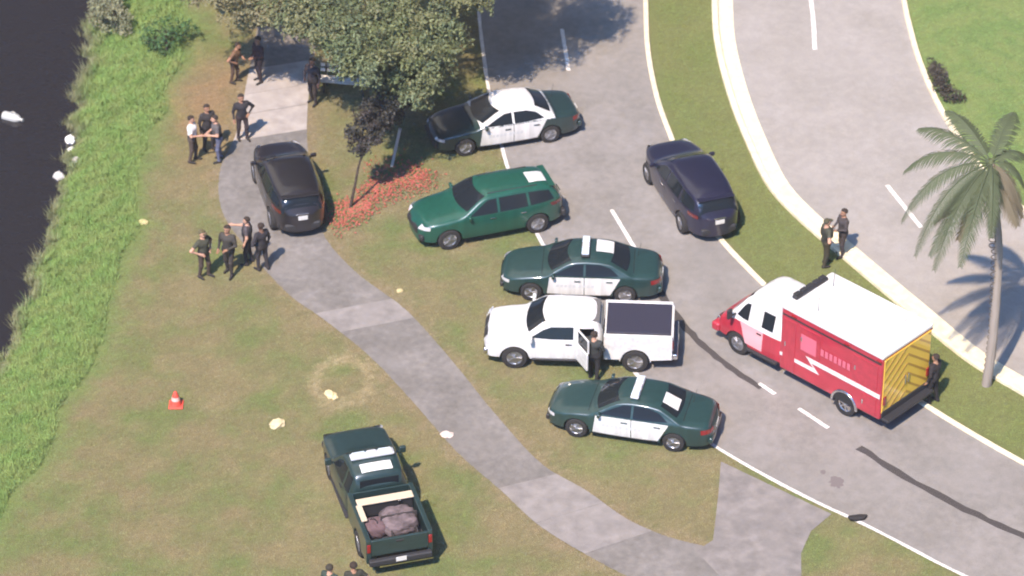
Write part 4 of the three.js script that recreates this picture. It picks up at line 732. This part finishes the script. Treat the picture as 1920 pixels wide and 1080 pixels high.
function person(o) {   // o: pos, turn, arms [left, right], stride, lean, height, shirt, trousers, skin, hair, hat
  const root = thing('person'), key = [o.arms, o.stride, o.lean, o.bend].join();
  if (!poseCache[key]) {
    const st = o.stride ?? 0.06, ln = o.lean ?? 0, B = [], up = (x, y, z) => [x, y, z + ln * Math.max(0, y - 0.95)];
    for (const s of [-1, 1]) {
      const z = s * st, an = [s * 0.12, 0.085, z - 0.02], kn = [s * 0.115, 0.50, z * 0.6 + 0.035], hp = [s * 0.095, 0.90, 0];
      B.push(bone(hp, kn, 0.092, 0.062, 't'), bone(kn, an, 0.064, 0.045, 't'), bone([an[0], 0.05, an[2] - 0.03], [an[0] + s * 0.025, 0.035, an[2] + 0.17], 0.046, 0.036, 'b'));
      const [el, wr] = armPose[(o.arms ?? ['down', 'down'])[s < 0 ? 0 : 1]](s), sh = up(s * 0.185, 1.425, 0), E = up(...el), W = up(...wr), mid = [0, 1, 2].map((i) => lerp(sh[i], E[i], 0.55));
      B.push(bone(sh, mid, 0.066, 0.054, 's'), bone(mid, E, 0.052, 0.042, o.long ? 's' : 'k'), bone(E, W, 0.042, 0.029, o.long ? 's' : 'k'));
      const dv = V(W[0] - E[0], W[1] - E[1], W[2] - E[2]).normalize(), pm = [W[0] + dv.x * 0.085, W[1] + dv.y * 0.085, W[2] + dv.z * 0.085]; B.push(bone(W, pm, 0.030, 0.034, 'k')); B.hands = [...(B.hands ?? []), { W: V(...W), P: V(...pm), d: dv, s }];
    }
    B.push(bone([-0.07, 0.93, 0], [0.07, 0.93, 0], 0.125, 0.125, 't'), bone(up(-0.05, 1.02, 0.0), up(0.05, 1.02, 0.0), 0.118, 0.118, 'v'), bone(up(0, 1.08, 0.01), up(0, 1.3, 0.01), 0.135, 0.15, 's'), bone(up(-0.10, 1.34, 0.005), up(0.10, 1.34, 0.005), 0.122, 0.122, 's'), bone(up(-0.15, 1.43, 0), up(0.15, 1.43, 0), 0.062, 0.062, 's'), bone(up(0, 1.46, -0.01), up(0, 1.57, 0.0), 0.058, 0.055, 'k'));
    const hd = up(0, 1.665, 0.012), hb = [bone([hd[0], hd[1] - 0.05, hd[2] + 0.012], [hd[0], hd[1] + 0.025, hd[2] - 0.008], 0.074, 0.094, 'k'), bone([hd[0], hd[1] - 0.085, hd[2] + 0.045], [hd[0], hd[1] - 0.06, hd[2] + 0.04], 0.036, 0.045, 'k'), bone([hd[0], hd[1] + 0.0, hd[2] + 0.085], [hd[0], hd[1] - 0.035, hd[2] + 0.106], 0.009, 0.015, 'k'), bone([hd[0], hd[1] - 0.16, hd[2] - 0.03], [hd[0], hd[1] - 0.08, hd[2] - 0.01], 0.055, 0.055, 'k')];
    for (const s of [-1, 1]) hb.push(bone([hd[0] + s * 0.088, hd[1] - 0.03, hd[2] - 0.005], [hd[0] + s * 0.094, hd[1] + 0.018, hd[2] - 0.012], 0.010, 0.015, 'k'), bone([hd[0] + s * 0.034, hd[1] + 0.012, hd[2] + 0.082], [hd[0] + s * 0.030, hd[1] + 0.012, hd[2] + 0.083], 0.011, 0.011, 'e'));
    hb.push(bone([hd[0] - 0.022, hd[1] - 0.066, hd[2] + 0.083], [hd[0] + 0.022, hd[1] - 0.066, hd[2] + 0.083], 0.008, 0.008, 'm'));
    const body = surfaceNet(field(B, 0.045), [-0.62, -0.04, -0.55], [0.62, 1.62, 0.72], 0.021), head = surfaceNet(field(hb, 0.018), [hd[0] - 0.14, hd[1] - 0.15, hd[2] - 0.15], [hd[0] + 0.14, hd[1] + 0.16, hd[2] + 0.16], 0.007);
    const cls = (g, bones) => { const p = g.attributes.position, r = []; for (let i = 0; i < p.count; i++) { const q = [p.getX(i), p.getY(i), p.getZ(i)]; let best = null, bd = 9; for (const b of bones) { const d = capD(q, b); if (d < bd) { bd = d; best = b.c; } } r.push(best); } return r; };
    const fingers = [];
    for (const h of B.hands) {
      const right = V(0, 0, 1).cross(h.d).normalize(); if (right.lengthSq() < 0.1) right.set(1, 0, 0); const nrm = right.clone().cross(h.d).multiplyScalar(-1);
      [[-0.028, 0.062], [-0.01, 0.072], [0.01, 0.068], [0.028, 0.052]].forEach(([q, l]) => { const a = h.P.clone().addScaledVector(right, q), b = a.clone().addScaledVector(h.d, l * 0.6).addScaledVector(nrm, 0.006), c = b.clone().addScaledVector(h.d, l * 0.4).addScaledVector(nrm, 0.026); fingers.push(bar(a, b, 0.0095, 0.0085, 6), bar(b, c, 0.0085, 0.0065, 6)); });
      const a = h.W.clone().lerp(h.P, 0.35).addScaledVector(right, -0.026 * h.s), b = a.clone().addScaledVector(right, -0.03 * h.s).addScaledVector(h.d, 0.03), c = b.clone().addScaledVector(h.d, 0.03).addScaledVector(nrm, 0.01); fingers.push(bar(a, b, 0.012, 0.010, 6), bar(b, c, 0.010, 0.008, 6));
    }
    const fg = mergeGeometries(fingers.map(clean));
    poseCache[key] = { body, head, fg, bc: cls(body, B), hc: cls(head, hb), hd };
  }
  const q = poseCache[key], skin = SKIN[o.skin ?? 0], colour = { t: o.trousers, s: o.shirt, k: skin, b: [0.02, 0.018, 0.016], v: o.belt ?? [0.015, 0.015, 0.015], e: [0.03, 0.025, 0.02], m: [0.35, 0.14, 0.12] };
  const paintG = (g, cl) => { const h = g.clone(), a = []; for (let i = 0; i < h.attributes.position.count; i++) a.push(...colour[cl ? cl[i] : 'k']); h.setAttribute('color', new THREE.Float32BufferAttribute(a, 3)); h.deleteAttribute('uv'); return h.index ? h.toNonIndexed() : h; };
  part('body', mergeGeometries([paintG(q.body, q.bc), paintG(q.head, q.hc), paintG(q.fg, null)]), new THREE.MeshStandardMaterial({ vertexColors: true, roughness: 0.85 }), root);
  const hd = q.hd, hg = new THREE.SphereGeometry(1, 20, 14, 0, 6.2832, 0, 1.75), hp = hg.attributes.position;
  for (let i = 0; i < hp.count; i++) { const y = hp.getY(i), z = hp.getZ(i); hp.setXYZ(i, hd[0] + hp.getX(i) * 0.103, hd[1] + 0.03 + y * 0.105, hd[2] - 0.018 + z * (z > 0 && y < 0.35 ? 0.07 : 0.108)); }
  hg.computeVertexNormals();
  part(o.hat ? 'cap' : 'hair', hg, std(o.hat ?? o.hair ?? [0.03, 0.02, 0.014], 0.9), root);
  if (o.hat) part('brim', new THREE.CylinderGeometry(0.085, 0.088, 0.012, 18, 1, false, -1.3, 2.6).scale(1, 1, 1.25).translate(hd[0], hd[1] + 0.045, hd[2] + 0.055), std(o.hat, 0.9), root);
  if (o.vest) part('duty_vest', [rbox(0.37, 0.34, 0.30, 0.09, 0, 1.27, 0.01)], std(o.vest, 0.9), root);
  const k = (o.height ?? 1.78) / 1.78; root.scale.set(k * (o.wide ?? 1.1), k, k * (o.wide ?? 1.1)); root.position.set(o.pos[0], o.y ?? 0.012, o.pos[1]); root.rotation.y = o.turn;
  return tag(root, o.label, 'person', o.group);
}
const OL = [0.05, 0.052, 0.034], DK = [0.022, 0.020, 0.024], BR = [0.075, 0.055, 0.045], GN = [0.028, 0.045, 0.034];
const pA = 'people at the head of the path', pB = 'people on the path edge below the black SUV', pC = 'people by the median kerb';
person({ pos: [-10.62, -7.35], turn: 1.4, arms: ['front', 'hips'], shirt: [0.8, 0.78, 0.75], trousers: BR, label: 'person in white shirt, leftmost of the people by the path', group: pA });
person({ pos: [-9.05, -8.7], turn: 0.4, arms: ['down', 'hips'], shirt: DK, trousers: [0.035, 0.025, 0.028], long: true, skin: 1, label: 'tall person in black standing on the path beyond the black SUV', group: pA });
person({ pos: [-9.75, -7.4], turn: -1.3, arms: ['front', 'front'], shirt: [0.10, 0.09, 0.09], trousers: [0.10, 0.11, 0.17], skin: 0, lean: 0.12, label: 'person in grey shirt and blue jeans facing the white shirt', group: pA });
person({ pos: [-10.15, -8.05], turn: 0.6, arms: ['down', 'down'], shirt: [0.03, 0.026, 0.026], trousers: DK, skin: 1, long: true, label: 'person in black between the white shirt and the tall one on the path', group: pA });
person({ pos: [-8.7, -12.4], turn: -0.9, arms: ['down', 'front'], shirt: [0.045, 0.02, 0.022], trousers: [0.03, 0.02, 0.024], long: true, skin: 1, label: 'person in dark maroon at the top of the pale path slabs', group: pA });
person({ pos: [-9.55, -12.35], turn: 1.2, arms: ['hips', 'front'], shirt: [0.15, 0.085, 0.045], trousers: [0.08, 0.05, 0.035], skin: 1, height: 1.62, lean: 0.25, label: 'stooping person in brown top on the worn earth', group: pA });
person({ pos: [-6.78, -11.0], turn: -0.6, arms: ['front', 'down'], shirt: [0.04, 0.03, 0.034], trousers: [0.03, 0.022, 0.02], skin: 2, long: true, label: 'person in dark clothes at the left end of the bench', group: pA });
person({ pos: [-9.78, -0.6], turn: 0.9, arms: ['hips', 'hips'], shirt: OL, trousers: [0.06, 0.043, 0.034], label: 'person in olive shirt with hands on hips, farthest left below the SUV', hair: [0.07, 0.05, 0.02], wide: 1.14, hat: [0.09, 0.075, 0.035], group: pB });
person({ pos: [-9.0, -0.75], turn: -0.4, arms: ['down', 'front'], stride: 0.12, shirt: [0.04, 0.036, 0.03], trousers: [0.036, 0.03, 0.026], long: true, skin: 1, height: 1.86, label: 'tall person in black, middle of three below the SUV', group: pB });
person({ pos: [-8.42, -1.35], turn: -1.7, arms: ['reach', 'down'], shirt: [0.07, 0.06, 0.065], trousers: DK, skin: 0, wide: 1.06, vest: [0.02, 0.02, 0.022], label: 'person in charcoal reaching forward, nearest to the SUV bumper', group: pB });
person({ pos: [-7.95, -1.0], turn: -2.4, arms: ['down', 'hips'], shirt: DK, trousers: [0.03, 0.026, 0.028], long: true, skin: 2, label: 'person in black on the pavement right of the three below the SUV', group: pB });
person({ pos: [10.0, -1.25], turn: 1.9, arms: ['hips', 'down'], shirt: OL, trousers: [0.042, 0.036, 0.02], label: 'person in olive standing on the median grass by the kerb', wide: 1.12, vest: [0.025, 0.027, 0.02], hat: [0.06, 0.055, 0.03], group: pC });
person({ pos: [10.58, -1.8], turn: -1.2, arms: ['front', 'front'], shirt: [0.05, 0.042, 0.042], trousers: [0.045, 0.035, 0.035], long: true, skin: 1, y: 0.02, label: 'person in dark grey standing in the far road gutter', group: pC });
person({ pos: [12.75, 6.05], turn: -2.2, arms: ['front', 'down'], shirt: [0.018, 0.014, 0.016], trousers: [0.014, 0.012, 0.014], long: true, skin: 1, y: 0.014, label: 'person in black standing behind the rescue truck' });
person({ pos: [2.5, 4.86], turn: 2.7, arms: ['front', 'reach'], shirt: [0.03, 0.034, 0.032], trousers: [0.018, 0.018, 0.02], long: true, skin: 0, y: 0.0, label: 'person in dark uniform at the open door of the white pickup' });
person({ pos: [-5.08, 16.0], turn: 2.6, arms: ['down', 'front'], shirt: GN, trousers: GN, label: 'left one of two people cut off by the bottom edge', hair: [0.035, 0.03, 0.02] });
person({ pos: [-4.42, 15.9], turn: 3.4, arms: ['hips', 'down'], shirt: [0.03, 0.03, 0.02], trousers: DK, skin: 1, label: 'right one of two people cut off by the bottom edge' });

// ---------------------------------------------------------------- small things
{
  const g = thing('park_bench'), pale = std([0.62, 0.60, 0.55], 0.75), slat = (z, y) => rbox(1.75, 0.035, 0.13, 0.012, 0, y, z);
  for (let k = 0; k < 3; k++) part('seat_slat', slat(-0.16 + k * 0.16, 0.45), pale, g);
  for (let k = 0; k < 2; k++) part('back_slat', rbox(1.75, 0.12, 0.03, 0.01, 0, 0.64 + k * 0.17, -0.30 - k * 0.04), pale, g);
  for (const s of [-1, 1]) part('leg', [rbox(0.06, 0.43, 0.05, 0.01, s * 0.68, 0.215, 0.18), rbox(0.06, 0.9, 0.05, 0.01, s * 0.68, 0.45, -0.27), rbox(0.06, 0.05, 0.5, 0.01, s * 0.68, 0.41, -0.04)], std([0.02, 0.018, 0.018], 0.6), g);
  g.position.set(-5.75, 0, -11.75); g.rotation.y = -0.16; tag(g, 'pale slatted bench under the large tree', 'bench');
}
{
  const g = thing('marker_post'); part('post', rbox(0.09, 1.5, 0.09, 0.02, 0, 0.73, 0), std([0.52, 0.52, 0.49], 0.7), g); part('cap', rbox(0.11, 0.05, 0.11, 0.02, 0, 1.5, 0), std([0.40, 0.40, 0.38], 0.7), g);
  g.position.set(-4.0, 0, -7.05); g.rotation.z = -0.2; tag(g, 'white wooden post leaning beside the red flowers', 'post');
}
{
  const geo = leafCrown([[0, 0, 0, 0.06, 0.04]], 9000, 0.05, [[0.5, 0.5, 0.5]], 0.06);
  const bed = (name, label, spots, n) => {
    const g = new THREE.BufferGeometry(), pos = [], im = new THREE.InstancedMesh(new THREE.IcosahedronGeometry(0.026, 0).scale(1, 0.6, 1), new THREE.MeshStandardMaterial({ roughness: 0.8 }), n), M = new THREE.Matrix4(), C = new THREE.Color();
    for (let i = 0; i < n; i++) { const s = spots[Math.floor(rnd() * spots.length)], a = rr(0, 6.28), d = (rnd() + rnd() + rnd() - 0.6) * 0.75 * (1 + 0.4 * n2(a, s[0])), x = s[0] + Math.cos(a) * s[2] * d, z = s[1] + Math.sin(a) * s[3] * d; M.compose(V(x, rr(0.03, 0.09), z), new THREE.Quaternion().setFromEuler(new THREE.Euler(rr(-0.5, 0.5), rr(0, 6), rr(-0.5, 0.5))), V(1, 1, 1).multiplyScalar(rr(0.6, 1.3))); im.setMatrixAt(i, M); const v = rr(0.75, 1.2); if (rnd() < 0.28) C.setRGB(0.10 * v, 0.15 * v, 0.05 * v); else C.setRGB(0.40 * v, 0.105 * v, 0.075 * v); im.setColorAt(i, C); }
    im.name = name; im.castShadow = im.receiveShadow = true; tag(im, label, 'flowers', null, 'stuff');
  };
  bed('red_flowers', 'patch of red flowers beside the leaning white post', [[-3.85, -6.2, 0.75, 1.0], [-3.3, -6.3, 0.7, 0.6], [-4.45, -5.6, 0.5, 0.6]], 3400);
  bed('red_flowers', 'patch of red flowers at the rear corner of the black SUV', [[-5.45, -3.9, 0.55, 0.85], [-5.2, -4.4, 0.4, 0.5], [-4.9, -4.7, 0.4, 0.5]], 2100);
}
{
  const g = thing('traffic_cone'), red = std([0.72, 0.085, 0.055], 0.55);
  part('base', rbox(0.44, 0.05, 0.44, 0.02, 0, 0.025, 0), red, g);
  part('cone', new THREE.LatheGeometry([[0.18, 0.05], [0.17, 0.08], [0.10, 0.36], [0.05, 0.5], [0.03, 0.52], [0.001, 0.52]].map((p) => new THREE.Vector2(...p)), 24), red, g);
  part('band', new THREE.LatheGeometry([[0.134, 0.22], [0.107, 0.34]].map((p) => new THREE.Vector2(p[0] + 0.003, p[1])), 24), std([0.75, 0.45, 0.40], 0.5), g);
  g.position.set(-10.18, 0, 6.2); tag(g, 'small red orange cone alone on the open lawn', 'cone');
}
function stone(name, label, x, z, y, s, c, flat = 0.6, cat = 'stone', group) {
  const g = new THREE.IcosahedronGeometry(1, 3), p = g.attributes.position, o = rnd() * 50;
  for (let i = 0; i < p.count; i++) { const v = V(p.getX(i), p.getY(i), p.getZ(i)), k = 1 + 0.22 * n2(v.x * 1.3 + o, v.z * 1.3 + v.y) + 0.08 * n2(v.x * 4 + o, v.z * 4 - v.y * 3); p.setXYZ(i, v.x * k * s[0], v.y * k * s[1] * flat, v.z * k * s[2]); }
  const m = part(name, toCreasedNormals(g, 0.5), std(c, 0.9)); m.position.set(x, y, z); m.rotation.y = rnd() * 6; return tag(m, label, cat, group);
}
stone('stone', 'pale sandstone lying alone on the lawn left of the sandy ring', -7.06, 7.2, 0.06, [0.2, 0.2, 0.24], [0.55, 0.47, 0.28]);
stone('stone', 'pale stone on the near edge of the sandy ring', -5.5, 5.75, 0.05, [0.26, 0.16, 0.15], [0.60, 0.50, 0.28]);
stone('stone', 'small yellowish stone on the grass between path and patrol car', -3.55, 0.2, 0.03, [0.1, 0.1, 0.1], [0.50, 0.42, 0.22]);
stone('stone', 'small yellowish stone at the foot of the green bank', -12.0, -3.7, 0.03, [0.13, 0.12, 0.16], [0.48, 0.42, 0.20]);
stone('stone', 'pinkish chip of concrete on the left edge of the path', -1.95, 7.7, 0.03, [0.14, 0.12, 0.2], [0.62, 0.50, 0.44]);
const rk = 'rocks at the water edge';
stone('rock', 'brightest white rock, uppermost of the row at the water edge', -15.05, -10.0, -0.84, [0.2, 0.2, 0.17], [0.72, 0.72, 0.68], 0.8, 'rock', rk);
stone('rock', 'small white rock just below the brightest one', -14.95, -9.35, -0.84, [0.13, 0.14, 0.13], [0.60, 0.60, 0.56], 0.8, 'rock', rk);
stone('rock', 'grey rock half in the bank grass', -14.7, -8.6, -0.78, [0.16, 0.18, 0.16], [0.36, 0.35, 0.30], 0.8, 'rock', rk);
stone('rock', 'lowest pale rock of the row, standing in the water', -15.2, -7.75, -0.86, [0.18, 0.22, 0.2], [0.48, 0.47, 0.44], 0.8, 'rock', rk);
{
  const g = thing('plastic_jug'), m = std([0.42, 0.43, 0.40], 0.4);
  part('jug', new THREE.LatheGeometry([[0.001, 0], [0.15, 0], [0.17, 0.04], [0.17, 0.5], [0.13, 0.62], [0.05, 0.70], [0.05, 0.76]].map((p) => new THREE.Vector2(...p)), 20).rotateZ(-1.5), m, g);
  part('cap', new THREE.CylinderGeometry(0.06, 0.06, 0.06, 14).rotateZ(-1.5).translate(0.78, 0.05, 0), m, g);
  part('handle', new THREE.TorusGeometry(0.1, 0.022, 8, 16, Math.PI).translate(0.42, 0.17, 0), m, g);
  g.position.set(-17.5, WATER + 0.03, -11.6); g.rotation.y = -0.5; tag(g, 'pale grey plastic jug floating on the dark water', 'jug');
}
{
  const geo = new THREE.ExtrudeGeometry(new THREE.Shape([[-0.3, -0.08], [-0.1, -0.13], [0.22, -0.09], [0.32, 0.02], [0.12, 0.1], [-0.16, 0.08], [-0.34, 0.04]].map((p) => new THREE.Vector2(...p))), { depth: 0.06, bevelEnabled: true, bevelSize: 0.03, bevelThickness: 0.03 }).rotateX(-Math.PI / 2), p = geo.attributes.position;
  for (let i = 0; i < p.count; i++) p.setY(i, p.getY(i) + 0.05 + 0.12 * Math.abs(p.getX(i)));
  geo.computeVertexNormals();
  const m = part('tyre_scrap', geo, std([0.02, 0.018, 0.017], 0.85)); m.position.set(10.05, 0.02, 11.75); m.rotation.y = 0.15; m.scale.setScalar(0.78); tag(m, 'black scrap of tyre lying on the white edge line', 'debris');
}
scene.fog = new THREE.FogExp2(0xd8dade, 0.00025);
renderer.render(scene, camera);
